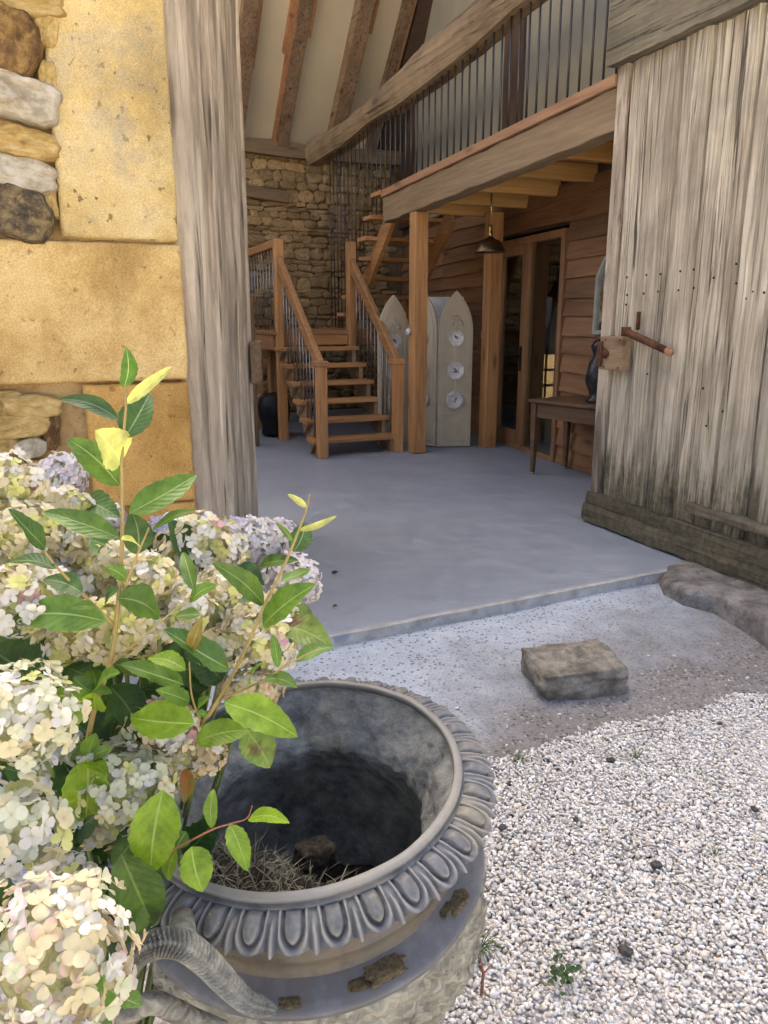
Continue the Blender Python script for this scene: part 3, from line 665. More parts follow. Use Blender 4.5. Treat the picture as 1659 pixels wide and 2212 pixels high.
for px_ in (x0 + .06, x1 - .03):
    for pz in (z0 + .02, z1 - .02): MB().lathe([(.007, 0), (.006, .004), (0, .006)], 8).xf(R('X', 90), (px_, -.075, pz)).build('nail', M_rust, lb, True)
a, b = PL(1376, 716), PL(1476, 762); a.y = b.y = -.085; e = (b - a).normalized()
m = MB(); m.tube([a, a.lerp(b, .5), b - e * .04], [.024, .023, .021], 14); m.tube([a + Vector((0, 0, .028)), a - Vector((0, 0, .03))], .03, 12)
bo = m.build('bolt', M_rust, rl, True); MB().tube([b - e * .042, b - e * .015, b], [.0225, .025, .018], 14).build('bolt_end', simple('bare_rust', (.38, .19, .10), .7, .0, var=.2, sc=30), bo, True)
MB().bx(a.x + .008, a.x + .026, -.02, -.002, a.z + .01, a.z + .12).build('bolt_strap', M_rust, rl)
for (u, v) in [(1352, 599), (1394, 594), (1424, 592), (1467, 586), (1496, 582), (1539, 600), (1588, 612), (1588, 570), (1648, 632), (1352, 637), (1388, 634), (1419, 630), (1463, 627), (1496, 622), (1610, 645), (1624, 630), (1350, 658), (1516, 839), (1559, 889), (1523, 920), (1396, 808)]:
    p = tolocal(onplane(u, v, RL, -21.9), RL, RA)
    MB().lathe([(.0, -.003), (.004, -.002), (.0065, 0), (.0065, .004)], 8).xf(R('X', -90), (p.x, .006, p.z)).build('nail', M_iron, rl, True)
LLo = (-.765, 3.20); far = Vector((-.868, 5.13, 0)); dv = far - Vector((*LLo, 0)); LA = math.degrees(math.atan2(dv.y, dv.x)); LN = dv.length
ll = thing('barn_door', 'weathered grey oak barn door leaf seen almost edge on beside the ochre wall', 'door', (*LLo, 0), LA)
xs = [0, .27, .55, .80, 1.07, 1.33, 1.60, LN - .08]
for k in range(len(xs) - 1): plank(xs[k] + .002, xs[k + 1] - .002, .03, 3.4, k + 30, -.004 * (k % 3), .06, .012, .006).build('plank', M_leaf_l, ll)
plank(LN - .078, LN, .05, 3.4, 44, -.012, .07, .006, .006).build('stile', M_leaf_l, ll)
lb = MB().bx(LN - .16, LN + .06, -.065, -.014, .985, 1.25).build('lock_block', M_block, ll, bevel=.006, seg=2)
MB().lathe([(0, -.05), (.03, -.045), (.05, -.01), (.05, .02), (.02, .05), (0, .055)], 10).xf(R('Y', 0), (LN + .075, -.05, 1.10)).build('keeper', M_rust, lb)

# ---------------------------------------------------------------- rocks
def rock(name, size, loc, rz, mat, seed, n=10, sph=.35, amp=.05, tilt=(0, 0)):
    vs = []; fs = []; idx = {}
    def vid(p):
        k = tuple(round(q, 5) for q in p)
        if k not in idx:
            idx[k] = len(vs); v = Vector(p); s_ = v.normalized() * .62; q = v.lerp(s_, sph)
            q += v.normalized() * (mn.fractal(v * 2.3 + Vector((seed * 5, 0, 0)), 1, 2, 4) * amp)
            vs.append((q.x * size[0], q.y * size[1], q.z * size[2]))
        return idx[k]
    for ax in range(3):
        for sg in (-.5, .5):
            for i in range(n):
                for j in range(n):
                    c = []
                    for (a, b) in ((i, j), (i + 1, j), (i + 1, j + 1), (i, j + 1)):
                        p = [0, 0, 0]; p[ax] = sg; p[(ax + 1) % 3] = a / n - .5; p[(ax + 2) % 3] = b / n - .5; c.append(vid(p))
                    fs.append(tuple(c if sg > 0 else c[::-1]))
    o = MB().add(vs, fs).build(name, mat, None, True); o.location = loc; o.rotation_euler = (math.radians(tilt[0]), math.radians(tilt[1]), math.radians(rz)); return o
M_block_st = stone('door_stop_stone', (.14, .12, .09), (.26, .235, .185), (.37, .335, .27), 6, lichen=(.12, .11, .10), bd=.01, rv=(1, 1)); M_thresh = stone('threshold_stone', (.14, .128, .11), (.25, .232, .205), (.36, .34, .305), 3.0, lichen=(.09, .085, .08), bd=.015, rv=(1, 1))
c0 = gnd(1250, 1478, -.085)
tag(rock('stone_block', (.36, .27, .155), (c0.x - .01, c0.y + .06, -.06), 12, M_block_st, 5, 26, .24, .10, (4, -3)), 'rough squared grey stone block set in the concrete apron', 'stone')
pts = [(1428, 1243), (1437, 1222), (1470, 1208), (1530, 1210), (1600, 1232), (1680, 1275), (1790, 1330), (1790, 1430), (1659, 1352), (1600, 1318), (1545, 1292), (1480, 1280), (1437, 1262)]
pw = [gnd(u, v, .0) for u, v in pts]; cc = sum(pw, Vector()) / len(pw)
# densify outline
ring = []
for i in range(len(pw)):
    a, b = pw[i], pw[(i + 1) % len(pw)]
    for k in range(5): ring.append(a.lerp(b, k / 5))
vs = []; fs = []; n = len(ring)
for lv, (sc, z) in enumerate([(1.05, -.16), (1.02, -.06), (.985, -.015), (.93, .008), (.75, .016), (.5, .018), (.25, .016)]):
    for k, q in enumerate(ring):
        p = cc + (q - cc) * sc; d = mn.fractal(Vector((p.x * 7, p.y * 7, lv * .2)), 1, 2, 4) * .011; vs.append((p.x, p.y, z + d + (.0 if lv < 3 else mn.noise(Vector((p.x * 2, p.y * 2, 0))) * .012)))
for i in range(6):
    for k in range(n): fs.append((i * n + k, i * n + (k + 1) % n, (i + 1) * n + (k + 1) % n, (i + 1) * n + k))
vs.append((cc.x, cc.y, .017)); fs += [(6 * n + k, 6 * n + (k + 1) % n, len(vs) - 1) for k in range(n)]
tag(MB().add(vs, fs).build('threshold_stone', M_thresh, None, True), 'large flat worn grey stone at the foot of the right door leaf', 'stone')

# ---------------------------------------------------------------- folding screen
M_screen = simple('putty_paint', (.50, .44, .31), .75, var=.06, sc=8, bump=.1, rv=(.98, 1.02)); M_screen2 = simple('putty_moulding', (.56, .50, .36), .75, var=.05, sc=8, rv=(.98, 1.02))
M_plate = simple('white_faience', (.68, .67, .62), .22, var=.04, sc=6); M_blue = simple('cobalt_decoration', (.17, .19, .26), .3, var=.3, sc=40)
fsn = thing('folding_screen', 'three panel putty painted folding screen with pointed tops and hung plates', 'screen', (.575, 8.48, 0), 0)
def arch(hw, h, spring, n=14):
    r_ = (hw * hw + (h - spring) ** 2) / (2 * hw); pts = []      # gothic arc, centre on spring line
    for i in range(n + 1):
        th = math.asin(min(1, (h - spring) / r_)) * i / n; pts.append((hw - r_ + r_ * math.cos(th), spring + r_ * math.sin(th)))
    right = pts; left = [(-x, z) for x, z in reversed(pts[:-1])]
    return right + left
def slab(outline, y0, y1):
    k = len(outline); vs = [(x, y0, z) for x, z in outline] + [(x, y1, z) for x, z in outline]
    return MB().add(vs, [tuple(range(k)), tuple(range(2 * k - 1, k - 1, -1))] + [((j + 1) % k, j, k + j, k + (j + 1) % k) for j in range(k)])
def ringslab(o1, o2, y0, y1):
    k = len(o1); vs = [(x, y0, z) for x, z in o1] + [(x, y0, z) for x, z in o2] + [(x, y1, z) for x, z in o1] + [(x, y1, z) for x, z in o2]
    fs = []
    for j in range(k):
        a = (j + 1) % k; fs += [(j, a, k + a, k + j), (j, 2 * k + j, 2 * k + a, a), (k + a, 3 * k + a, 3 * k + j, k + j)]
    return MB().add(vs, fs)
def panel(p0, p1, h):
    d = Vector((p1[0] - p0[0], p1[1] - p0[1])); L = d.length; mid = ((p0[0] + p1[0]) / 2, (p0[1] + p1[1]) / 2); hw = L / 2 - .004
    e = bpy.data.objects.new('screen_panel', None); C.objects.link(e); e.parent = fsn
    e.location = (mid[0] - .575, mid[1] - 8.48, .012); e.rotation_euler.z = math.atan2(d.y, d.x)
    ol = [(-hw, 0), (hw, 0)] + arch(hw, h, h - .42); slab(ol, -.012, .012).build('board', M_screen, e)
    def inset(k): return [(-hw + k, .46), (hw - k, .46)] + arch(hw - k, h - k * 1.25, h - .42)
    ringslab(inset(.045), inset(.057), -.021, -.0125).build('moulding', M_screen2, e); ringslab(inset(.024), inset(.030), -.017, -.0125).build('moulding', M_screen2, e)
    b = lambda k: [(-hw + k, .05 + k * .4), (hw - k, .05 + k * .4), (hw - k, .38 - k * .4), (-hw + k, .38 - k * .4)]
    ringslab(b(.035), b(.05), -.021, -.0125).build('moulding', M_screen2, e)
    m = MB()
    for c, base in ((0, 90), (-.045, 150), (.045, 30)):
        cx, cz = (0, h - .31) if base == 90 else (c * .6, h - .345)
        for k in range(-3, 4):
            a = math.radians(base + k * 17); m.tube([(cx, -.016, cz), (cx + math.cos(a) * .03, -.019, cz + math.sin(a) * .03), (cx + math.cos(a) * .062, -.016, cz + math.sin(a) * .062)], [.003, .006, .003], 5)
    m.tube([(0, -.014, h - .40), (0, -.016, h - .31)], [.008, .006], 5); m.build('palm_relief', M_screen2, e, True)
    slab([(-.012, .5), (.012, .5), (.012, h - .45), (-.012, h - .45)], -.019, -.0125).build('ribbon', M_screen2, e)
    for k, (cz, r_, ns) in enumerate([(h - .49, .083, 14), (h - .83, .096, 8), (h - 1.15, .104, 28)]):
        pl_ = MB().lathe([(0.0, .010), (.55 * r_, .010), (.62 * r_, .016), (r_, .024), (r_ * .98, .018), (.6 * r_, .0), (0, .0)], ns).xf(R('Y', 22.5 if ns == 8 else 0) @ R('X', 90), (0, -.0128, cz)).build('plate', M_plate, e, ns > 20)
        mm = MB(); rr = random.Random(k)
        def mm_box(c_, d_, r_m=None):
            q_ = [(math.cos(w_ * .785) * d_[0] / 2, 0, math.sin(w_ * .785) * d_[2] / 2) for w_ in range(8)]; q_ = [(r_m @ Vector(w_)) if r_m is not None else Vector(w_) for w_ in q_]; vs_ = [Vector(c_) + w_ for w_ in q_] + [Vector(c_) + w_ + Vector((0, d_[1], 0)) for w_ in q_]
            MB().add(vs_, [tuple(range(8)), tuple(range(15, 7, -1))] + [(w_, (w_ + 1) % 8, 8 + (w_ + 1) % 8, 8 + w_)[::-1] for w_ in range(8)]).build('plate_painting', M_blue, pl_)
        for q in range(4): mm_box((rr.uniform(-.016, .016), -.0262, cz + rr.uniform(-.02, .02)), (rr.uniform(.018, .034), .002, rr.uniform(.012, .026)), R('Y', rr.uniform(0, 90)))
        if k == 1: mm_box((0, -.0265, cz - .018), (.085, .002, .014)); mm_box((.0, -.0264, cz + .008), (.006, .002, .04))
        for q in range(6): a = q * math.pi / 3 + .5; mm_box((math.cos(a) * r_ * .83, -.0345, cz + math.sin(a) * r_ * .83), (.017, .004, .008), R('Y', -math.degrees(a) + 90))
panel((.578, 8.475), (.957, 8.534), 1.66); panel((.285, 8.76), (.573, 8.485), 1.66); panel((-.07, 8.60), (.275, 8.77), 1.62)
o = MB().bx(-.20, .20, -.012, .012, 0, 1.62).build('white_panel', simple('white_board', (.72, .71, .68), .6), None, bevel=.004); o.location = (.70, 9.02, 0); o.rotation_euler.z = .1
tag(o, 'plain white board standing behind the folding screen', 'board')

# ---------------------------------------------------------------- pendant lamp
M_brass = simple('brass', (.55, .36, .12), .28, 1.0, var=.15); M_shade = simple('bronzed_metal', (.17, .115, .06), .34, .9, var=.25, sc=12)
pp = at(1062, 424, 7.75); lp = thing('pendant_lamp', 'bronze domed pendant lamp on a brass rod under the mezzanine', 'lamp', (pp.x, pp.y, 0))
zl = at(1062, 545, 7.75).z; zt = 2.618
MB().lathe([(0, zt), (.055, zt), (.055, zt - .012), (.04, zt - .026), (0, zt - .03)], 20).build('ceiling_rose', M_brass, lp, True)
MB().tube([(0, 0, zt - .02), (0, 0, zl + .22)], .0085, 8).build('rod', M_brass, lp, True)
MB().lathe([(0, zl + .25), (.012, zl + .245), (.018, zl + .22), (.011, zl + .195), (.022, zl + .175), (.024, zl + .15), (.013, zl + .135), (0, zl + .13)], 16).build('lamp_holder', M_brass, lp, True)
MB().lathe([(.018, zl + .142), (.034, zl + .135), (.04, zl + .122), (.085, zl + .108), (.122, zl + .075), (.14, zl + .03), (.15, zl + .004), (.15, zl), (.143, zl), (.136, zl + .03), (.118, zl + .07), (.08, zl + .10), (.03, zl + .115)], 36).build('shade', M_shade, lp, True)
MB().lathe([(0, zl + .015), (.02, zl + .02), (.03, zl + .045), (.022, zl + .08), (.012, zl + .11)], 14).build('bulb', simple('bulb_glass', (.75, .73, .68), .15), lp, True)

# ---------------------------------------------------------------- table, chest, ornament, mirror
M_tab = wood('walnut_table', (.065, .036, .016), (.15, .085, .04), 'x', rough=.45)
tl = gnd(1150, 1024); tb_ = thing('side_table', 'small brown wooden table with tapered legs beside the glazed door', 'table', (tl.x, tl.y, 0), -90 + 36)
TZ = at(1150, 862, tl.y).z
MB().bx(-.05, 1.15, -.05, .50, TZ - .028, TZ).build('tabletop', M_tab, tb_, bevel=.006); MB().bx(.02, 1.08, -.012, .012, TZ - .16, TZ - .029).build('apron', M_tab, tb_); MB().bx(-.012, .012, .02, .44, TZ - .16, TZ - .029).build('apron', M_tab, tb_); MB().bx(.02, 1.08, .43, .452, TZ - .16, TZ - .029).build('apron', M_tab, tb_)
for (x, y) in ((0, 0), (1.1, 0), (0, .44), (1.1, .44)):
    m = MB(); vs = []
    for z, h in ((TZ - .029, .028), (TZ - .17, .028), (0.02, .016)): vs += [(x + a * h, y + b * h, z) for a, b in ((-1, -1), (1, -1), (1, 1), (-1, 1))]
    m.add(vs, [(3, 2, 1, 0), (8, 9, 10, 11)][:1] + [(i * 4 + (k + 1) % 4, i * 4 + k, i * 4 + 4 + k, i * 4 + 4 + (k + 1) % 4)[::-1] for i in range(2) for k in range(4)] + [(8, 9, 10, 11)]); lg = m.build('leg', M_tab, tb_)
    MB().tube([(x, y, 0), (x, y, .022)], .017, 10).build('castor', M_brass, lg, True)
cp_ = gnd(1212, 1000); ch = thing('wooden_chest', 'dark reddish wooden chest standing under the side table', 'chest', (cp_.x, cp_.y, 0), -90 + 30)
M_chest = wood('chest_wood', (.11, .045, .02), (.20, .09, .045), 'z')
MB().bx(0, .55, 0, .4, .06, .52).build('body', M_chest, ch, bevel=.006); MB().bx(-.015, .565, -.015, .41, .522, .545).build('lid', M_chest, ch, bevel=.004); MB().bx(-.02, .57, -.02, .42, .0, .06).build('plinth', M_chest, ch, bevel=.004); MB().bx(.04, .51, -.006, -.001, .1, .48).build('front_panel', M_chest, ch)
op = toworld((.50, .22, TZ), (tl.x, tl.y), -54)
m = MB().lathe([(0, 0), (.09, 0), (.10, .02), (.06, .05), (.07, .10), (.105, .18), (.11, .26), (.085, .34), (.05, .39), (.06, .44), (.075, .47), (.05, .52), (0, .54)], 28, lambda r_, z, t_, i: (r_ * (1 + .16 * mn.noise(Vector((math.cos(t_) * 2, math.sin(t_) * 2, z * 14)))), z))
o = m.build('ornament', simple('dark_glaze', (.03, .032, .035), .3, .1, var=.4, sc=25, bump=.6), None, True); o.location = op; tag(o, 'dark lumpy ornament standing on the side table beside the mirror', 'ornament')
mi = thing('wall_mirror', 'pale green framed mirror with clipped corners on the timber wall', 'mirror', (*F1, 0), R1)
M_mframe = simple('pale_green_frame', (.36, .38, .31), .6, var=.1); M_mirror = simple('mirror_glass', (.75, .77, .76), .03, 1.0, var=.01)
q = tolocal(onplane(1286, 640, toworld((WX - .04, 0, 0), F1, R1), -R1), F1, R1); my = q.y
za, zb = tolocal(onplane(1286, 565, toworld((WX - .04, 0, 0), F1, R1), -R1), F1, R1).z + .03, tolocal(onplane(1286, 722, toworld((WX - .04, 0, 0), F1, R1), -R1), F1, R1).z
def oct_(k): return [(my - k, zb + k), (my - k, za - .16 - k * .4), (my - .12 - k * .4, za - k), (my - .38 + k * .4, za - k), (my - .5 + k, za - .16 - k * .4), (my - .5 + k, zb + k)]
vs = [(WX - .05, y, z) for y, z in oct_(0)] + [(WX - .05, y, z) for y, z in oct_(.035)] + [(WX - .025, y, z) for y, z in oct_(0)] + [(WX - .03, y, z) for y, z in oct_(.035)]
fs = []
for j in range(6): a = (j + 1) % 6; fs += [(j, a, 6 + a, 6 + j), (j, 12 + j, 12 + a, a), (6 + j, 6 + a, 18 + a, 18 + j)]
MB().add(vs, fs).build('frame', M_mframe, mi); MB().add([(WX - .032, y, z) for y, z in oct_(.034)], [(0, 1, 2, 3, 4, 5)]).build('mirror_pane', M_mirror, mi)

# ---------------------------------------------------------------- things at the back left
bp = at(540, 850, 8.6); o = thing('timber_post', 'plain brown timber post in the shade behind the left door leaf', 'post', (bp.x - .05, bp.y, 0), 20)
MB().bx(-.16, .12, -.08, .08, 0, 1.62).build('upright', wood('brown_post', (.10, .062, .028), (.2, .13, .065), 'z'), o, bevel=.01)
bp = gnd(588, 948); o = thing('iron_bucket', 'black rounded metal scuttle on the floor under the stair landing', 'scuttle', (bp.x, bp.y + .25, 0), 0)
MB().lathe([(0, .02), (.15, .02), (.16, .05), (.15, .12), (.19, .25), (.20, .36), (.17, .45), (.10, .51), (0, .53)], 24).build('body', M_iron, o, True)
m = MB(); m.tube([(-.2, -.1, 0), (-.2, -.1, .42), (-.16, -.1, .5), (-.1, -.08, .52)], .011, 8); m.build('handle', M_steel, o, True)
# ---------------------------------------------------------------- the urn
t = NT('aged_lead'); v = t.coord((1, 1, 1)); a = t.noise(v, 5, 6, .65); b = t.noise(v, 24, 6, .7); f = t.noise(v, 90, 3, .6); cl = t.noise(t.coord((1, 1, 1), loc=(4, 9, 1)), 7, 5, .6)
col = t.ramp(t.math('ADD', t.math('MULTIPLY', a, .55), t.math('MULTIPLY', b, .45)), [(.32, (.042, .045, .050)), (.5, (.09, .096, .105)), (.68, (.172, .172, .168))])
col = t.mix(t.ramp(cl, [(.50, 0.0), (.68, .7)]), col, (.23, .20, .13))
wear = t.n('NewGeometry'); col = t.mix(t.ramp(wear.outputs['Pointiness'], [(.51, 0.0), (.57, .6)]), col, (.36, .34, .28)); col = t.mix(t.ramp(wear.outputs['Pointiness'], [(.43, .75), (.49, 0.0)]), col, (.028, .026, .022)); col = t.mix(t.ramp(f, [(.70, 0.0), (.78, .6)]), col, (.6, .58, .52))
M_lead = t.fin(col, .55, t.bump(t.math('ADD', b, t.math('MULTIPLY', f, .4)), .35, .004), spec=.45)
t = NT('grimy_lead'); v = t.coord((1, 1, 1)); a = t.noise(v, 6, 6, .65); b = t.noise(v, 22, 6, .7)
col = t.ramp(t.math('ADD', t.math('MULTIPLY', a, .6), t.math('MULTIPLY', b, .4)), [(.33, (.075, .06, .04)), (.5, (.13, .11, .075)), (.66, (.075, .086, .10))]); col = t.mix(t.ramp(t.noise(t.coord((1, 1, 1), loc=(2, 2, 8)), 9, 6, .7), [(.56, 0.0), (.66, .9)]), col, (.05, .04, .028))
M_lead2 = t.fin(col, .5, t.bump(b, .4, .005), spec=.45)
t = NT('pale_body_lead'); v = t.coord((1, 1, 1)); a = t.noise(v, 8, 6, .65); b = t.noise(v, 30, 6, .7)
wv = t.n('TexNoise', Vector=t.coord((1, 1, 2.2)), Scale=26.0, Detail=6.0, Distortion=1.5)
col = t.ramp(t.math('ADD', t.math('MULTIPLY', a, .5), t.math('MULTIPLY', wv.outputs[0], .5)), [(.36, (.07, .066, .052)), (.5, (.25, .235, .175)), (.64, (.46, .435, .33))])
M_lead3 = t.fin(col, .7, t.bump(t.math('ADD', t.math('MULTIPLY', b, .5), wv.outputs[0]), .7, .012))
t = NT('urn_inside'); v = t.coord((1, 1, 1)); a = t.noise(v, 5, 6, .65); b = t.noise(v, 20, 7, .72)
col = t.ramp(t.math('ADD', t.math('MULTIPLY', a, .5), t.math('MULTIPLY', b, .5)), [(.36, (.09, .09, .08)), (.5, (.23, .235, .215)), (.62, (.36, .355, .31))]); col = t.mix(t.ramp(t.noise(t.coord((1, 1, 1), loc=(7, 1, 1)), 4, 5, .6), [(.55, 0.0), (.7, .7)]), col, (.22, .19, .10))
M_inside = t.fin(col, .75, t.bump(b, .8, .01))
UC = Vector((-.143, 1.198, .638)); a_, b_ = math.radians(6.54), math.radians(-4.0)
UM = Matrix.Rotation(b_, 3, 'Y') @ Matrix.Rotation(a_, 3, 'X')
ur = thing('garden_urn', 'large round lead grey urn with egg and dart rim and feathered handle', 'urn'); ur.matrix_world = Matrix.Translation(UC) @ UM.to_4x4()
NE = 33
# lip
lipn = lambda r_, z, t_, i: (r_ * (1 + .004 * mn.noise(Vector((math.cos(t_) * 3, math.sin(t_) * 3, z * 9)))), z + .003 * mn.noise(Vector((math.cos(t_) * 4, math.sin(t_) * 4, 7))))
MB().lathe([(.264, -.014), (.2625, -.007), (.2632, -.002), (.2655, .001), (.2745, -.001), (.2775, -.003), (.2785, -.007), (.2775, -.0105), (.2785, -.013), (.2805, -.015), (.281, -.019), (.278, -.023)], 160, lipn).build('lip', M_lead, ur, True)
# egg and dart band
nt_, ns_ = NE * 26, 34; vs = []; fs = []
def sstep(a, b, x): k = max(0, min(1, (x - a) / (b - a))); return k * k * (3 - 2 * k)
off = 267.0 / 360 * NE
for i in range(ns_ + 1):
    s_ = i / ns_
    for j in range(nt_):
        th = 2 * math.pi * j / nt_; q = j / nt_ * NE - off + 1000; a = (q + .0) % 1.0 - .5       # a = 0 at an egg, +-.5 at a dart
        ab = abs(a); r_e = math.hypot(a / .22, max(0, s_ - .40) / .40) if s_ > .40 else ab / .22
        egg = max(0, 1 - r_e ** 2) ** .5 * .0095 * sstep(-.05, .25, s_) if r_e < 1 else 0
        groove = -.0045 * math.exp(-((r_e - 1.13) / .14) ** 2); ridge = .0042 * math.exp(-((r_e - 1.55) / .26) ** 2)
        dart = .0065 * max(0, 1 - (.5 - ab) / .10) * sstep(.05, .6, s_) - .003 * math.exp(-((.5 - ab - .12) / .03) ** 2) * sstep(.1, .5, s_)
        ext = .13 * max(0, 1 - (.5 - ab) / .10) + .06 * max(0, 1 - ab / .34) + .03 * mn.noise(Vector((q * .7, 3, 0)))
        sx = s_ * (1 + ext * sstep(.55, 1, s_))
        # profile: quarter round going out and down
        an = sx * 1.15; r0 = .277 + .058 * math.sin(min(an, 1.65)); z0 = -.019 - .036 * (1 - math.cos(min(an, 1.75)))
        h = egg + groove + ridge + dart + .0016 * mn.fractal(Vector((math.cos(th) * 16, math.sin(th) * 16, s_ * 2)), 1, 2, 3); nr_, nz_ = math.sin(an * .75 + .35), math.cos(an * .75 + .35)
        vs.append(((r0 + h * nr_) * math.cos(th), (r0 + h * nr_) * math.sin(th), z0 + h * nz_))
for i in range(ns_):
    for j in range(nt_): a = i * nt_; fs.append((a + j, a + nt_ + j, a + nt_ + (j + 1) % nt_, a + (j + 1) % nt_))
MB().add(vs, fs).build('egg_and_dart_rim', M_lead, ur, True)
MB().lathe([(.328, -.040), (.318, -.052), (.290, -.058), (.268, -.064), (.2615, -.075), (.2605, -.098), (.2640, -.101), (.2640, -.105), (.2605, -.108), (.2605, -.136), (.2640, -.139), (.2640, -.143), (.261, -.147), (.263, -.160), (.268, -.168)], 140, lipn).build('neck', M_lead2, ur, True)
t = NT('ledge_lead'); v = t.coord((1, 1, 1)); a = t.noise(v, 7, 6, .65); b = t.noise(v, 30, 5, .65)
col = t.ramp(t.math('ADD', t.math('MULTIPLY', a, .6), t.math('MULTIPLY', b, .4)), [(.36, (.12, .095, .07)), (.5, (.105, .106, .108)), (.64, (.165, .165, .165))]); M_ledge = t.fin(col, .42, t.bump(b, .3, .004), spec=.5)
MB().lathe([(.267, -.167), (.280, -.1745), (.294, -.1815), (.305, -.187), (.3095, -.191), (.3115, -.196), (.310, -.201), (.305, -.205)], 140, lipn).build('ledge', M_ledge, ur, True)
def bodyfn(r_, z, t_, i):
    if i < 2: return r_, z
    n1 = mn.noise(Vector((math.cos(t_) * 3, math.sin(t_) * 3, z * 8)))
    h = .006 * abs(math.sin(t_ * 19 + z * 62 + n1 * 2.5)) ** .6 + .0035 * abs(math.sin(t_ * 63 - z * 48 + n1 * 4)) + .010 * mn.fractal(Vector((math.cos(t_) * 11, math.sin(t_) * 11, z * 24)), 1, 2, 4)
    return r_ + h * min(1, (i - 1) / 4), z
pr = [(.303, -.203)] + [(float(np.interp(k / 40, [0, .12, .35, .6, .8, .9, 1], [.300, .304, .292, .245, .17, .15, .15])), -.206 - .412 * k / 40) for k in range(41)]
prd = []
for k in range(len(pr) - 1):
    for q in range(3): prd.append((pr[k][0] + (pr[k + 1][0] - pr[k][0]) * q / 3, pr[k][1] + (pr[k + 1][1] - pr[k][1]) * q / 3))
MB().lathe(prd, 300, bodyfn).build('body', M_lead3, ur, True)
MB().lathe([(.15, -.60), (.15, -.64), (.19, -.68), (.21, -.70), (.21, -.74), (.22, -.745), (.22, -.80), (0, -.80)], 48).build('foot', M_lead3, ur, True)
insfn = lambda r_, z, t_, i: (r_ + .007 * mn.fractal(Vector((math.cos(t_) * 6, math.sin(t_) * 6, z * 22)), .8, 2, 6) * min(1, i / 6), z)
ip = [(.264, -.012), (.263, -.020), (.255, -.034), (.244, -.052), (.232, -.072), (.221, -.092), (.211, -.110), (.205, -.124), (.207, -.137), (.218, -.16), (.235, -.20), (.25, -.26), (.25, -.38), (.22, -.46), (0, -.49)]
ipd = []
for k in range(len(ip) - 1):
    for q in range(4): ipd.append((ip[k][0] + (ip[k + 1][0] - ip[k][0]) * q / 4, ip[k][1] + (ip[k + 1][1] - ip[k][1]) * q / 4))
MB().lathe(ipd, 200, insfn).build('inside', M_inside, ur, True)
# handle: feathered strap arching from under the rim to the shoulder
hp = [(240, 2190, .87), (258, 2128, .855), (290, 2066, .845), (340, 2038, .84), (396, 2042, .845), (446, 2078, .855), (498, 2132, .868), (540, 2166, .882), (584, 2180, .895)]
cp3 = [at(*q) for q in hp]
def cr(P, n):
    out = []; P = [P[0] * 2 - P[1]] + P + [P[-1] * 2 - P[-2]]
    for i in range(1, len(P) - 2):
        for k in range(n):
            t_ = k / n; a, b, c, d = P[i - 1:i + 3]; out.append(.5 * ((2 * b) + (c - a) * t_ + (2 * a - 5 * b + 4 * c - d) * t_ ** 2 + (3 * b - a - 3 * c + d) * t_ ** 3))
    return out + [P[-2]]
path = cr(cp3, 60); vs = []; fs = []; K = 32; ui = ur.matrix_world.inverted()
for i, p in enumerate(path):
    a = (path[min(i + 1, len(path) - 1)] - path[max(i - 1, 0)]).normalized(); view = (EYE - p).normalized(); sd = a.cross(view).normalized(); u = sd.cross(a); f = i / (len(path) - 1)
    wd = .0145 + .0045 * math.sin(math.pi * min(1, f * 1.05)) ; hh = .011
    if f > .93: wd *= 1 - (f - .93) * 6
    for k in range(K):
        th = 2 * math.pi * k / K; ca, sa = math.cos(th), math.sin(th)
        sw_ = (i / 8.5 + abs(ca) * 1.3) % 1.0; feather = .0095 * (sw_ - .5) * max(0, sa + .6) * min(1, abs(ca) * 3); mid = .0035 * math.exp(-(ca / .12) ** 2) * max(0, sa) - .002 * math.exp(-((abs(ca) - .25) / .08) ** 2) * max(0, sa)
        vs.append(ui @ (p + sd * ca * wd + u * (sa * hh + mid + feather)))
for i in range(len(path) - 1):
    for k in range(K): fs.append((i * K + k, (i + 1) * K + k, (i + 1) * K + (k + 1) % K, i * K + (k + 1) % K))
fs += [tuple(range(K)), tuple(range(len(path) * K - 1, len(path) * K - K - 1, -1))]
t = NT('handle_lead'); v = t.coord((1, 1, 1)); b = t.noise(v, 30, 5, .65); M_handle = t.fin(t.ramp(b, [(.32, (.10, .10, .09)), (.5, (.22, .215, .175)), (.68, (.38, .36, .28))]), .6, t.bump(b, .4, .004))
MB().add(vs, fs).build('handle', M_handle, ur, True)
sc_ = [at(400, 2040, .86), at(392, 2010, .90), at(395, 1985, .93)]
MB().tube([ui @ q for q in sc_], [.017, .02, .018], 12).build('handle_bracket', M_handle, ur, True)
sw = [at(250, 2230, .84), at(285, 2185, .84), at(330, 2166, .85), at(370, 2180, .852), at(420, 2205, .855), at(480, 2230, .86)]
m = MB(); pp_ = cr([ui @ q for q in sw], 10); m.tube(pp_, [.015] * len(pp_), 12); m.build('lower_scroll', M_lead3, ur, True)
M_moss = stone('dry_moss', (.10, .075, .04), (.19, .145, .075), (.30, .24, .13), 60, rv=(.8, 1.2), pit=.6)
for k, (th, r_, z, s_) in enumerate([(331, .286, -.176, .024), (326, .278, -.172, .016), (297, .284, -.175, .032), (289, .288, -.178, .018), (268, .296, -.181, .016)]):
    a = math.radians(th); rk = rock('moss_clump', (s_ * 1.8, s_ * 1.1, s_ * .34), (r_ * math.cos(a), r_ * math.sin(a), z), th + 90, M_moss, 60 + k, 9, .5, .22); rk.parent = ur
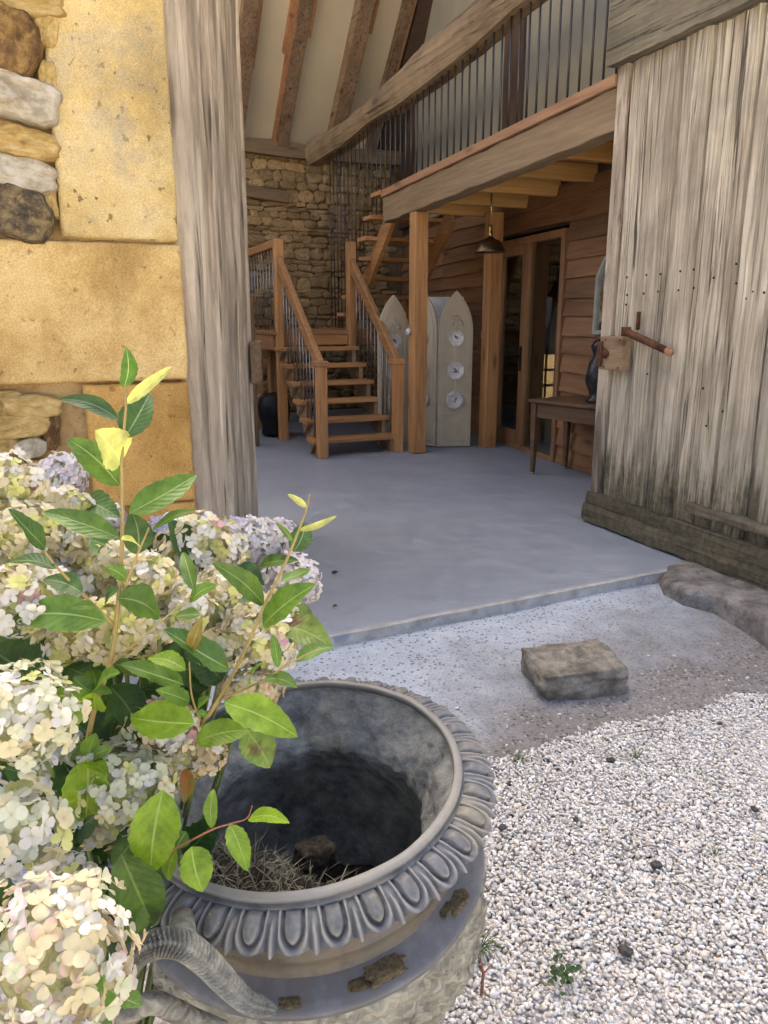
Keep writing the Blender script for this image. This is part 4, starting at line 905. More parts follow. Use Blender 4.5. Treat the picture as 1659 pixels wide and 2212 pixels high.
# soil and dead grass inside, leaning up against the near left side
M_soil = stone('dry_soil', (.022, .018, .013), (.05, .042, .032), (.10, .085, .062), 30, rv=(1, 1), pit=.6)
vs = []; fs = []; n = 40
for i in range(n + 1):
    for k in range(48):
        th = 2 * math.pi * k / 48; r_ = .245 * i / n; x, y = r_ * math.cos(th), r_ * math.sin(th)
        lean = -.44 + .23 * sstep(.13, -.08, y + .55 * x) + mn.fractal(Vector((x * 14, y * 14, 2)), 1, 2, 4) * .022; vs.append((x, y, lean))
for i in range(n):
    for k in range(48): fs.append((i * 48 + k, (i + 1) * 48 + k, (i + 1) * 48 + (k + 1) % 48, i * 48 + (k + 1) % 48))
so_ = MB().add(vs, fs).build('soil', M_soil, None, True); so_.matrix_world = ur.matrix_world; tag(so_, 'dark dry soil heaped inside the urn', 'soil')
t = NT('dead_grass'); M_dead = t.fin(t.bright(t.ramp(t.noise(t.coord((40, 40, 40)), 1, 3), [(.3, (.13, .12, .085)), (.6, (.26, .25, .18)), (.8, (.38, .36, .27))]), 1.0), .9)
rr = random.Random(5); m = MB()
for k in range(1500):
    th, r_ = rr.uniform(0, 2 * math.pi), .21 * math.sqrt(rr.random()); x, y = r_ * math.cos(th), r_ * math.sin(th)
    if y + .55 * x > .08 + rr.uniform(-.05, .05): continue
    z = -.44 + .23 * sstep(.13, -.08, y + .55 * x); L = rr.uniform(.02, .08); d = Vector((rr.uniform(-1, 1), rr.uniform(-1, 1), rr.uniform(-.1, .9))).normalized(); p = Vector((x, y, z - .005)); q = p + d * L * .5 + Vector((0, 0, .008)); e = p + d * L + Vector((rr.uniform(-.01, .01), rr.uniform(-.01, .01), -.008)); w_ = rr.uniform(.0006, .0014); s_ = d.cross(Vector((0, 0, 1))).normalized() * w_
    m.add([p - s_, p + s_, q + s_, q - s_, e], [(0, 1, 2, 3), (3, 2, 4)])
o = m.build('dead_grass', M_dead, None, kind='stuff'); o.matrix_world = ur.matrix_world; o['label'] = 'tangle of dry dead grass inside the urn'
st_ = rock('urn_stone', (.07, .05, .035), ur.matrix_world @ Vector((.0, .02, -.21)), 30, M_soil, 8, 9, .5, .12); tag(st_, 'small brownish stone lying on the dead grass inside the urn', 'stone')

# ---------------------------------------------------------------- plants
def leafmat(name, c0, c1, rib, back=None, rough=.45, tr=.30, blotch=None, vein=.05):
    t = NT(name); uv = t.n('UVMap'); sx = t.n('SeparateXYZ', Vector=uv.outputs[0]); nz = t.noise(t.coord((42, 42, 42)), 1, 6, .65)
    col = t.ramp(nz, [(.32, tuple(q * .82 for q in c0)), (.68, tuple(q * 1.1 for q in c1))]); au = t.math('ABSOLUTE', sx.outputs['X'])
    vv = t.math('SINE', t.math('MULTIPLY', t.math('SUBTRACT', sx.outputs['Y'], t.math('MULTIPLY', au, .22)), 58.0)); vm = t.ramp(vv, [(.86, 0.0), (.97, vein)]); col = t.mix(vm, col, rib)
    col = t.mix(t.ramp(au, [(.025, .85), (.065, 0.0)]), col, rib)
    if blotch: col = t.mix(t.ramp(t.noise(t.coord((25, 25, 25), loc=(3, 3, 3)), 1, 4), [(.50, 0.0), (.6, .9)]), col, blotch)
    col = t.bright(col, t.rnd(.78, 1.25)); t.fin(col, rough, t.bump(t.math('ADD', vv, nz), .15, .002), spec=.4)
    tl_ = t.n('BsdfTranslucent', Color=t.mix(1.0, col, (1.6, 1.7, .7), 'MULTIPLY')); mx = t.n('MixShader', Fac=tr); t.set(mx.inputs[1], t.b.outputs[0]); t.set(mx.inputs[2], tl_); t.t.links.new(mx.outputs[0], t.out.inputs[0]); return t.m
M_lf = leafmat('laurel_leaf', (.075, .155, .018), (.125, .225, .030), (.32, .40, .15)); M_lfd = leafmat('dark_laurel_leaf', (.042, .10, .024), (.07, .14, .034), (.27, .34, .19)); M_lfb = leafmat('bright_laurel_leaf', (.15, .26, .016), (.23, .35, .03), (.38, .46, .13), tr=.4)
M_lfy = leafmat('pale_yellow_leaf', (.42, .43, .13), (.55, .55, .21), (.62, .6, .26), tr=.45); M_lfo = leafmat('olive_leaf', (.16, .12, .025), (.24, .18, .04), (.36, .3, .1)); M_hy = leafmat('hydrangea_leaf', (.045, .105, .018), (.10, .19, .03), (.22, .32, .08), vein=.14)
M_hyd = leafmat('shaded_hydrangea_leaf', (.022, .06, .014), (.05, .105, .022), (.12, .19, .06), vein=.12); M_hyb = leafmat('blotched_hydrangea_leaf', (.13, .21, .03), (.2, .28, .05), (.3, .36, .1), blotch=(.13, .055, .03)); M_hor = leafmat('scorched_leaf', (.32, .12, .025), (.2, .2, .04), (.4, .25, .08), blotch=(.35, .12, .03))  # M_hyd: darker copy of the hydrangea leaf, bush shade put into its green
M_stem = wood('green_brown_stem', (.22, .16, .055), (.36, .27, .09), 'z', 3, rv=(1, 1), knots=False); M_stemr = simple('reddish_stem', (.34, .13, .06), .5, var=.2, sc=40); M_stemg = simple('green_stem', (.16, .21, .06), .5, var=.2, sc=30)

lr = random.Random(21)
def leaf(name, b, t, wid, mat, parent, curl=.16, fold=.30, roll=None, serr=.035, shape=1.0, n=14, tw=0.0):
    b, t = Vector(b), Vector(t); a = t - b; L = a.length; ad = a.normalized(); mid = (b + t) / 2
    nrm = (EYE - mid).normalized() * .75 + Vector((0, 0, .55)) + Vector((lr.uniform(-.35, .35), lr.uniform(-.35, .35), lr.uniform(-.2, .2)))
    if roll: nrm = nrm + Vector(roll)
    nrm = (nrm - ad * nrm.dot(ad)).normalized(); sd = ad.cross(nrm).normalized(); vs = []; fs = []; uv = []; sg = lr.uniform(.6, 1.2)
    bend = lr.uniform(-.09, .09) * L; wv_ = lr.uniform(0, 6)
    for i in range(n + 1):
        s_ = i / n; ww = wid * .5 * (math.sin(math.pi * min(1, s_ ** (.82 * shape))) ** .8) * (1.0 if s_ < .985 else .3) + (.0009 if i < n else .0001)
        c = b + a * s_ + nrm * (-curl * sg * L * ((s_ - .35) ** 2 * 1.6 - .1)) + sd * bend * math.sin(math.pi * s_)
        for j in range(-2, 3):
            k = j / 2; e = 1 + (serr * (1 if (i % 2) else -1) if abs(j) == 2 else 0) + (mn.noise(Vector((i * .9, j, L * 90))) * .06 if abs(j) == 2 else 0)
            vs.append(c + sd * (k * ww * e) + nrm * (abs(k) ** 1.3 * ww * fold + tw * k * ww + .10 * ww * abs(k) * math.sin(s_ * 11 + wv_ + j))); uv.append((k, s_))
    for i in range(n):
        for j in range(4): q = i * 5 + j; fs.append((q, q + 1, q + 6, q + 5))
    m = MB(); m.add(vs, fs); m.uv = uv; return m.build(name, mat, parent, True)
def lf(b, t, w, Y, mat, parent, dY=None, **k):
    B = at(b[0], b[1], Y); T = at(t[0], t[1], Y + (lr.uniform(-.05, .05) if dY is None else dY)); return leaf('leaf', B, T, w * pxm((B + T) / 2) * 1.12, mat, parent, **k)

sap = thing('laurel_sapling', 'leggy young shrub with long pointed green leaves growing through the hydrangea', 'shrub')
def stem(pts, r0, r1, mat, parent, name='branch'):
    P = cr([at(*q) for q in pts], 6); n = len(P); MB().tube(P, [(r0 + (r1 - r0) * i / (n - 1)) * .74 for i in range(n)], 8).build(name, mat, parent, True)
Ys = .96
stem([(100, 1900, 1.02), (150, 1740, 1.0), (185, 1620, .98), (203, 1535, Ys), (240, 1420, Ys), (256, 1290, Ys), (264, 1150, Ys), (263, 1000, Ys), (268, 930, Ys), (272, 870, Ys), (268, 820, Ys)], .0066, .0016, M_stem, sap, 'stem')
stem([(244, 1350, Ys), (177, 1281, .94), (120, 1222, .92), (80, 1166, .91)], .0034, .0014, M_stem, sap)
stem([(263, 1288, Ys), (292, 1210, .96), (322, 1140, .96)], .003, .0013, M_stem, sap)
stem([(236, 1437, Ys), (289, 1393, .95), (350, 1340, .96), (416, 1286, .97)], .0028, .0013, M_stem, sap)
stem([(285, 1830, 1.04), (361, 1672, 1.02), (420, 1585, 1.01), (470, 1515, 1.01), (525, 1414, 1.02), (571, 1308, 1.03), (612, 1226, 1.04), (647, 1142, 1.05), (663, 1096, 1.06), (669, 1066, 1.06)], .0056, .0013, M_stem, sap, 'stem')
stem([(470, 1515, 1.01), (566, 1470, .99), (631, 1430, .98), (692, 1398, .98)], .0026, .0011, M_stem, sap)
stem([(434, 1562, 1.01), (414, 1502, .97), (409, 1430, .96)], .0026, .0013, M_stem, sap)
stem([(330, 1850, .90), (385, 1830, .88), (454, 1794, .87), (500, 1779, .87), (533, 1768, .87), (545, 1740, .87)], .0024, .0008, M_stemr, sap)
D, G, B_, Yl = M_lfd, M_lf, M_lfb, M_lfy
LV = [((268, 836), (275, 755), 32, Ys, D), ((272, 872), (368, 790), 22, Ys, Yl), ((269, 946), (321, 845), 60, Ys, D), ((256, 906), (125, 858), 32, Ys, D), ((262, 1000), (212, 930), 84, Ys, Yl), ((258, 1048), (145, 945), 60, Ys, G), ((279, 1108), (424, 1019), 56, Ys, G),
      ((258, 1161), (92, 1096), 48, Ys - .02, G), ((328, 1147), (420, 1099), 24, Ys, G), ((263, 1164), (311, 1180), 18, Ys - .02, Yl), ((297, 1197), (286, 1107), 54, Ys + .03, D), ((230, 1342), (17, 1331), 68, .93, G), ((120, 1228), (3, 1209), 36, .91, D), ((177, 1281), (92, 1248), 44, .92, D),
      ((100, 1184), (31, 1097), 48, .9, D), ((272, 1251), (230, 1226), 26, .95, G), ((255, 1271), (219, 1310), 24, .95, D), ((205, 1309), (156, 1310), 20, .93, G), ((254, 1291), (352, 1332), 66, .94, G), ((418, 1274), (392, 1187), 27, .97, G), ((409, 1299), (466, 1263), 28, .97, G),
      ((433, 1328), (378, 1330), 28, .97, G), ((407, 1410), (433, 1335), 26, .96, M_lfo), ((496, 1444), (366, 1350), 68, 1.0, D), ((571, 1306), (465, 1215), 46, 1.02, G), ((566, 1350), (671, 1259), 64, 1.02, G), ((608, 1254), (670, 1223), 24, 1.04, G), ((634, 1192), (659, 1127), 42, 1.07, D),
      ((647, 1145), (725, 1114), 11, 1.05, Yl), ((662, 1096), (623, 1067), 12, 1.05, Yl), ((631, 1170), (597, 1129), 9, 1.04, G), ((600, 1441), (589, 1369), 18, .98, G), ((540, 1477), (556, 1426), 18, .98, G), ((639, 1428), (722, 1392), 30, .98, G), ((571, 1467), (642, 1480), 34, .98, G),
      ((485, 1517), (644, 1590), 66, .96, B_), ((422, 1603), (541, 1575), 52, .98, B_), ((419, 1563), (278, 1545), 80, .95, B_), ((200, 1502), (70, 1567), 84, .93, B_), ((190, 1640), (182, 1786), 86, .92, B_), ((352, 1708), (326, 1896), 92, .90, B_),
      ((202, 1495), (160, 1461), 34, .94, G), ((202, 1495), (250, 1449), 36, .94, G), ((205, 1497), (206, 1540), 46, .92, B_), ((206, 1495), (242, 1490), 26, .93, G), ((204, 1490), (196, 1440), 38, .97, G), ((190, 1637), (206, 1584), 34, .95, B_), ((188, 1637), (152, 1622), 28, .95, B_), ((192, 1635), (240, 1612), 24, .95, G), ((193, 1640), (232, 1668), 32, .94, B_),
      ((410, 1516), (342, 1490), 34, .96, G), ((426, 1532), (446, 1503), 26, .96, G), ((400, 1447), (317, 1417), 38, .95, B_), ((397, 1478), (262, 1429), 50, .97, G), ((425, 1540), (450, 1545), 14, .96, G), ((414, 1829), (441, 1926), 66, .86, B_), ((497, 1781), (534, 1880), 40, .86, B_), ((536, 1768), (617, 1771), 30, .86, B_),
      ((457, 1788), (461, 1702), 24, .87, B_), ((382, 1829), (402, 1796), 36, .89, G), ((381, 1837), (360, 1905), 32, .89, B_), ((350, 1710), (410, 1640), 40, 1.0, B_), ((243, 1432), (300, 1460), 30, .97, G)]
for (b, t_, w_, Y, mt) in LV: lf(b, t_, w_, Y, mt, sap)

hyd = thing('hydrangea_bush', 'cream flowered hydrangea bush with mauve heads beside the urn', 'hydrangea')
HL = [((263, 1847), (338, 2018), 92, .84, M_hy), ((300, 1950), (288, 2055), 52, .86, M_hy), ((228, 2130), (306, 2168), 62, .74, M_hy), ((225, 2100), (210, 2250), 60, .76, M_hy), ((532, 1578), (583, 1660), 66, 1.03, M_hyb), ((462, 1280), (566, 1302), 48, 1.2, M_hyd), ((515, 1222), (568, 1262), 46, 1.25, M_hyd),
      ((640, 1308), (675, 1352), 34, 1.15, M_hyb), ((610, 1350), (720, 1396), 64, 1.12, M_hyb), ((178, 1075), (256, 1112), 54, 1.25, M_hy), ((196, 1165), (266, 1205), 62, 1.1, M_hy), ((402, 1660), (397, 1735), 26, .98, M_hor), ((560, 1220), (640, 1205), 30, 1.35, M_hy), 
      ((60, 1470), (-30, 1400), 110, 1.0, M_hyd), ((30, 1480), (130, 1420), 110, 1.02, M_hyd), ((140, 1440), (230, 1500), 90, 1.03, M_hyd), ((235, 1480), (310, 1600), 80, 1.02, M_hyd), ((330, 1430), (470, 1470), 90, 1.06, M_hyd), ((360, 1480), (300, 1560), 70, 1.05, M_hyd), ((480, 1470), (400, 1400), 70, 1.08, M_hyd),
      ((180, 1690), (60, 1720), 70, .94, M_hyd), ((130, 1640), (190, 1760), 80, .95, M_hyd), ((150, 1800), (230, 1740), 60, .93, M_hyd), ((300, 1800), (240, 1880), 70, .92, M_hy), ((230, 1840), (340, 1850), 70, .93, M_hyd), ((160, 1840), (120, 1760), 60, .9, M_hyd), ((380, 1800), (330, 1900), 60, .95, M_hyd), ((460, 1600), (520, 1540), 50, 1.08, M_hyd),
      ((70, 1180), (-20, 1230), 60, 1.1, M_hyd), ((90, 1690), (10, 1660), 60, .96, M_hyd)]
for (b, t_, w_, Y, mt) in HL: lf(b, t_, w_, Y, mt, hyd, shape=.9, curl=.16, serr=.05)
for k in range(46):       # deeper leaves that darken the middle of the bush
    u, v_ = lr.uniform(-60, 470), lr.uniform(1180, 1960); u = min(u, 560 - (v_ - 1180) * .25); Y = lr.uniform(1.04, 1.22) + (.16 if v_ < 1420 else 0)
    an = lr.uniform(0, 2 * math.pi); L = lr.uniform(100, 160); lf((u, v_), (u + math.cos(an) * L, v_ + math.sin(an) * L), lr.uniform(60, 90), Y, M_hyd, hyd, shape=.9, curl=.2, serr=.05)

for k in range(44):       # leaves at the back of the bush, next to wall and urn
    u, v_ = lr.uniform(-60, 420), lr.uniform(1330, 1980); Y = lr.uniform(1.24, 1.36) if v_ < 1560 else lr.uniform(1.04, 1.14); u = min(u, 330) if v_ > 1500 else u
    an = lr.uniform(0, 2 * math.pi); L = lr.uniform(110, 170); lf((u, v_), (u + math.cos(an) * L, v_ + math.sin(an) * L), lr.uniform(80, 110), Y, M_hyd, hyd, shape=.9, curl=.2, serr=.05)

t = NT('hydrangea_petal'); vc = t.n('VertexColor', _layer_name='Col'); cc_ = t.bright(vc.outputs[0], .84); t.fin(cc_, .6, None, spec=.25)
tl_ = t.n('BsdfTranslucent', Color=cc_); mx = t.n('MixShader', Fac=.38); t.set(mx.inputs[1], t.b.outputs[0]); t.set(mx.inputs[2], tl_); t.t.links.new(mx.outputs[0], t.out.inputs[0]); M_petal = t.m
CR_, WH, YG, LA_, PK, BR, PE = (.86, .77, .50), (.86, .84, .76), (.74, .74, .28), (.60, .60, .82), (.78, .45, .50), (.36, .16, .05), (.82, .66, .42)
PAL = {'cream': [(CR_, 5), (WH, 4), (YG, 2), (PK, .3)], 'white': [(WH, 6), (CR_, 2), (YG, 1)], 'yellow': [(YG, 5), (CR_, 5), (WH, 2)], 'lav': [(LA_, 6), ((.70, .70, .84), 4), (WH, 1)], 'pale': [((.86, .82, .81), 6), (WH, 4), ((.82, .72, .74), 2), ((.74, .73, .83), 1)], 'green': [(WH, 5), ((.78, .79, .58), 5), (CR_, 2), (YG, 1)], 'peach': [(PE, 5), (CR_, 4), (WH, 1)], 'pink': [(CR_, 5), (WH, 5), (PE, 1.2), ((.74, .76, .52), 1.5), (PK, .6)]}
def pick(pal, r):
    its = PAL[pal]; x = r.uniform(0, sum(w_ for _, w_ in its))
    for c, w_ in its:
        x -= w_
        if x <= 0: return c
    return its[0][0]
def floret(m, M, size, col, r, edge=None, tone=1.0):
    n0 = len(m.v); a0 = r.uniform(0, 1.57)
    for k in range(4):
        a = a0 + k * math.pi / 2 + r.uniform(-.14, .14); ln = size * .5 * r.uniform(.88, 1.1); wd = ln * r.uniform(.36, .56); up = r.uniform(.0, .75); cup = r.uniform(-.15, .45); tw = r.uniform(-.4, .4)
        d = Vector((math.cos(a), math.sin(a), 0)); s_ = Vector((-math.sin(a), math.cos(a), 0)); base = len(m.v)
        for (f, ww) in ((.05, .14), (.30, .70), (.58, 1.0), (.84, .78), (1.0, .18)):
            z = ln * (up * f - .30 * f * f * r.uniform(.6, 1.2))
            for j in (-1, 0, 1):
                p = d * (ln * f) + s_ * (wd * ww * j) + Vector((0, 0, z + cup * wd * abs(j) * ww + tw * wd * j * ww * f)); m.v.append(tuple(M @ p))
                c = col if f > .2 else tuple(q * .55 + e * .45 for q, e in zip(col, (.55, .56, .20)))
                if f > .95: c = tuple(q * .93 for q in c)
                if edge and f > .6 and r.random() < edge[1]: c = tuple(q * .38 + e * .62 for q, e in zip(col, edge[0]))
                m.col.append((*[min(1, q * tone) for q in c], 1))
        for i in range(4):
            for j in range(2): q = base + i * 3 + j; m.f.append((q, q + 1, q + 4, q + 3))
    return m
FV = {}
def floret_variant(pal, idx):
    if (pal, idx) not in FV:
        r = random.Random(900 + idx * 13 + len(pal)); m = MB(); floret(m, Matrix.Identity(3), 1.0, pick(pal, r), r, ((PK if idx % 3 else BR), .7) if (idx % 2 == 0 and pal == 'pink') else None); FV[(pal, idx)] = m.mesh('floret', True); FV[(pal, idx)].materials.append(M_petal)
    return FV[(pal, idx)]
M_core = simple('flower_stalk_green', (.50, .50, .24), .8, var=.3, sc=60)
hr = random.Random(77); NSEP = [0]
def head(u, v_, rpx, Y, pal, fpx, sq=(1, 1), sep=False, edge=None, rot=0, dens=1.0):
    c = at(u, v_, Y); k = pxm(c); rad = rpx * k; fs_ = fpx * k; n = int(2.6 * math.pi * rad * rad * sq[0] * sq[1] / (fs_ * fs_ * .46) * dens)
    rx, rz, ry = rad * sq[0], rad * sq[1], rad * (sq[0] + sq[1]) / 2 * .9; cam_d = (EYE - c).normalized(); rm_ = R('Y', rot)
    m = MB(); cm = MB(); vs = []; fs = []
    for i in range(7):
        for j in range(12):
            th, ph = math.pi * i / 6, 2 * math.pi * j / 12; p = rm_ @ Vector((rx * math.sin(th) * math.cos(ph), ry * math.sin(th) * math.sin(ph), rz * math.cos(th))); vs.append(c + p * .66)
    for i in range(6):
        for j in range(12): fs.append((i * 12 + j, (i + 1) * 12 + j, (i + 1) * 12 + (j + 1) % 12, i * 12 + (j + 1) % 12))
    core = MB().add(vs, fs)
    if sep: ho = core.build('flower_head', M_core, hyd, True)
    N_ = int(n * 1.75); cnt = 0
    for i in range(N_):
        z = 1 - 2 * (i + .5) / N_; ph = i * 2.399963 + hr.uniform(-.2, .2); s_ = math.sqrt(max(0, 1 - z * z)); d = Vector((s_ * math.cos(ph), s_ * math.sin(ph), z))
        if d.dot(cam_d) < -.45 and d.z < .35: continue
        jr = hr.uniform(.70, 1.10) + .10 * mn.noise(d * 2.1 + Vector((u * .1, v_ * .1, 0))); p = rm_ @ Vector((d.x * rx, d.y * ry, d.z * rz)) * jr
        nrm = (rm_ @ Vector((d.x / rx, d.y / ry, d.z / rz))).normalized() + Vector((hr.uniform(-.6, .6), hr.uniform(-.6, .6), hr.uniform(-.3, .6))); q = nrm.to_track_quat('Z', 'Y'); sz = fs_ * hr.uniform(.82, 1.2)
        if sep and NSEP[0] < 298 and d.dot(cam_d) > .1:
            NSEP[0] += 1; o = link_mesh('floret', floret_variant(pal, hr.randrange(16)), ho, c + p, q.to_euler(), (sz,) * 3)
        else: floret(m, Matrix.Translation(c + p) @ q.to_matrix().to_4x4(), sz, pick(pal, hr), hr, (edge if edge and hr.random() < .35 else None), hr.uniform(.86, 1.05))
        cnt += 1
    if sep:
        if m.v: m.build('florets', M_petal, ho, True, kind='stuff')
    else:
        ho = m.build('flower_head', M_petal, hyd, True); core.build('flower_core', M_core, ho, True)
    b0 = Vector((-.50, 1.12, -.1)); mid = c.lerp(b0, .45) + Vector((0, .10, .05)); MB().tube(cr([c, mid, b0], 5), .0032, 6).build('stem', M_stemg, hyd, True)
    return cnt
HD = [(24, 1045, 62, 1.12, 'cream', 34, (1.05, 1.0), False, (PK, .5)), (135, 1031, 50, 1.50, 'pale', 21, (1, .98)), (136, 1094, 46, 1.22, 'cream', 32, (1.3, .8)), (52, 1145, 66, 1.08, 'yellow', 35, (1.2, .85)), (148, 1165, 48, 1.12, 'white', 32, (1, 1)), (240, 1120, 30, 1.35, 'pale', 26, (1, .9)),
      (362, 1156, 48, 1.55, 'lav', 20, (1, .9)), (436, 1188, 78, 1.28, 'cream', 32, (1.15, .95)), (330, 1235, 55, 1.3, 'cream', 32, (1, 1)), (510, 1145, 36, 1.55, 'lav', 20, (1.2, .7)), (540, 1166, 52, 1.48, 'pale', 22, (1, 1)), (598, 1166, 44, 1.5, 'pale', 22, (1, 1.05)), (632, 1250, 60, 1.42, 'pale', 21, (1.0, .85)), (548, 1218, 28, 1.52, 'lav', 18, (1.2, .8)),
      (40, 1294, 88, .98, 'cream', 39, (1.25, .85)), (196, 1272, 62, 1.12, 'white', 35, (1.2, .85)), (232, 1352, 84, 1.02, 'yellow', 39, (1.25, .8)), (390, 1288, 46, 1.2, 'white', 32, (1.1, 1)), (462, 1335, 46, 1.22, 'cream', 32, (1, 1)), (566, 1382, 78, 1.13, 'cream', 32, (1.05, 1.0)), (520, 1300, 40, 1.25, 'white', 30, (1.2, .8)), (540, 1490, 52, 1.08, 'peach', 24, (1.25, .75)),
      (350, 1575, 72, 1.0, 'pink', 35, (1.1, .8), False, (BR, .5)), (432, 1632, 56, 1.04, 'peach', 30, (1.0, .7), False, (BR, .4), -18), (270, 1690, 92, .96, 'green', 39, (1.25, .95)), (225, 1770, 70, .95, 'yellow', 37, (1.2, .7)), (300, 1370, 50, 1.1, 'cream', 34, (1.2, .8)), (320, 1245, 52, 1.06, 'cream', 32, (1.15, .9)), (400, 1310, 52, 1.07, 'white', 32, (1.1, .9)), (478, 1262, 44, 1.12, 'cream', 30, (1.1, .9)), (470, 1400, 44, 1.1, 'yellow', 32, (1.1, .9)), (345, 1345, 44, 1.05, 'cream', 34, (1.2, .8), False, (PK, .4)), (250, 1210, 46, 1.1, 'yellow', 34, (1.1, .9)), (600, 1320, 44, 1.16, 'cream', 30, (1, 1)), (100, 1222, 58, 1.12, 'cream', 34, (1.3, .8)), (6, 1190, 50, 1.1, 'yellow', 35, (1, 1)), (290, 1205, 40, 1.32, 'white', 29, (1, 1)), (150, 1395, 50, 1.06, 'yellow', 37, (1.3, .7)), (120, 1650, 60, .97, 'green', 40, (1.1, 1.2)), (330, 1660, 60, .99, 'cream', 35, (1.2, .8)), (140, 1900, 60, .86, 'white', 44, (1.2, .8), False, (PK, .4))]
for q in HD: head(*q)
nf = 0
for q in [(112, 2062, 165, .68, 'pink', 56, (1.08, 1.05), True, (PK, .6)), (44, 1545, 108, .84, 'green', 46, (1.15, 1.0), True), (38, 1790, 92, .78, 'green', 50, (1.1, 1.0), True)]: nf += head(*q, dens=.80)
print('separate florets', nf)
# ---------------------------------------------------------------- gravel
rg = np.random.default_rng(4)
def ico():
    p = (1 + 5 ** .5) / 2; v = np.array([(-1, p, 0), (1, p, 0), (-1, -p, 0), (1, -p, 0), (0, -1, p), (0, 1, p), (0, -1, -p), (0, 1, -p), (p, 0, -1), (p, 0, 1), (-p, 0, -1), (-p, 0, 1)], float)
    f = np.array([(0, 11, 5), (0, 5, 1), (0, 1, 7), (0, 7, 10), (0, 10, 11), (1, 5, 9), (5, 11, 4), (11, 10, 2), (10, 7, 6), (7, 1, 8), (3, 9, 4), (3, 4, 2), (3, 2, 6), (3, 6, 8), (3, 8, 9), (4, 9, 5), (2, 4, 11), (6, 2, 10), (8, 6, 7), (9, 8, 1)])
    return v / np.linalg.norm(v[0]), f
iv, if_ = ico()
t = NT('limestone_gravel'); at_ = t.n('VertexColor', _layer_name='Col'); M_gravel = t.fin(at_.outputs[0], .85, None, spec=.3)
def scatter(cell, x0, x1, y0, y1, smin, smax, zoff, keep):
    xs, ys = np.meshgrid(np.arange(x0, x1, cell), np.arange(y0, y1, cell)); P = np.stack([xs.ravel(), ys.ravel()], 1); P = P + rg.uniform(-.55, .55, P.shape) * cell
    # keep stones this side of the apron edge (a ragged line) and out of the urn's foot
    d = (P[:, 0] - GA.x) * (-GD.y) + (P[:, 1] - GA.y) * GD.x; ragged = rg.normal(0, .012, len(P)) + .02 * np.sin(P[:, 0] * 9) + .012 * np.sin(P[:, 0] * 23)
    ok = (d < ragged) & (rg.random(len(P)) < keep) & (np.hypot(P[:, 0] + .1, P[:, 1] - 1.2) > .2)
    # leave out what neither the picture nor a step aside can see
    lo = -.9 + .0 * P[:, 1]; ok &= (P[:, 0] > -.25) & (P[:, 0] < .62 + P[:, 1] * .55)
    P = P[ok]; s = rg.uniform(smin, smax, len(P)) * rg.choice([1, 1, 1, 1.35], len(P)); return P, s, np.full(len(P), zoff)
A = [scatter(.0088, -.9, 2.9, .95, 2.95, .0040, .0066, -.004, .97), scatter(.0118, -.9, 2.9, .95, 2.95, .0044, .0076, .002, .62)]
P = np.concatenate([a[0] for a in A]); sz = np.concatenate([a[1] for a in A]); zo = np.concatenate([a[2] for a in A]); n = len(P)
# stray stones on the apron
q = rg.uniform(0, 1, (34, 2)); st2 = np.array([[GA.x + GD.x * (a * 2 - .1) - GD.y * (b * b * .5), GA.y + GD.y * (a * 2 - .1) + GD.x * (b * b * .5)] for a, b in q])
P = np.concatenate([P, st2]); sz = np.concatenate([sz, rg.uniform(.005, .008, 34)]); zo = np.concatenate([zo, np.full(34, .028)]); n = len(P)
z = GZ - .008 + zo + rg.uniform(-.003, .004, n) + .012 * np.sin(P[:, 0] * 3.1) * np.cos(P[:, 1] * 2.7)
sc = sz[:, None] * np.stack([rg.uniform(.9, 1.55, n), rg.uniform(.7, 1.05, n), rg.uniform(.42, .8, n)], 1)
V = iv[None] * (1 + rg.uniform(-.34, .30, (n, 12, 1))) * sc[:, None, :]
ang = rg.uniform(0, 2 * np.pi, n); tl1 = rg.normal(0, .45, n)
c1, s1 = np.cos(tl1), np.sin(tl1); x, y, zz = V[..., 0], V[..., 1], V[..., 2]; x, zz = x * c1[:, None] + zz * s1[:, None], -x * s1[:, None] + zz * c1[:, None]
c1, s1 = np.cos(ang), np.sin(ang); x, y = x * c1[:, None] - y * s1[:, None], x * s1[:, None] + y * c1[:, None]
V = np.stack([x + P[:, 0:1], y + P[:, 1:2], zz + z[:, None]], 2).reshape(-1, 3); Fc = (if_[None] + (np.arange(n) * 12)[:, None, None]).reshape(-1, 3)
me = bpy.data.meshes.new('gravel'); me.vertices.add(len(V)); me.vertices.foreach_set('co', V.ravel()); me.loops.add(Fc.size); me.loops.foreach_set('vertex_index', Fc.ravel().astype(np.int32)); me.polygons.add(len(Fc)); me.polygons.foreach_set('loop_start', np.arange(0, Fc.size, 3, dtype=np.int32)); me.update(calc_edges=True)
palg = np.array([(.72, .69, .62), (.78, .75, .69), (.64, .59, .50), (.58, .55, .51), (.70, .62, .52), (.34, .32, .30), (.78, .76, .70)]); ci = rg.choice(7, n, p=[.26, .24, .14, .12, .09, .035, .115]); cc_ = palg[ci] * rg.uniform(.78, 1.08, (n, 1)); ca = np.ones((n, 12, 4)); ca[..., :3] = np.clip(cc_, 0, .85)[:, None, :]
ka = me.color_attributes.new('Col', 'FLOAT_COLOR', 'POINT'); ka.data.foreach_set('color', ca.astype(np.float32).ravel()); me.materials.append(M_gravel)
go = bpy.data.objects.new('gravel', me); C.objects.link(go); tag(go, 'white and grey limestone gravel covering the yard', None, None, 'stuff'); print('gravel stones', n)
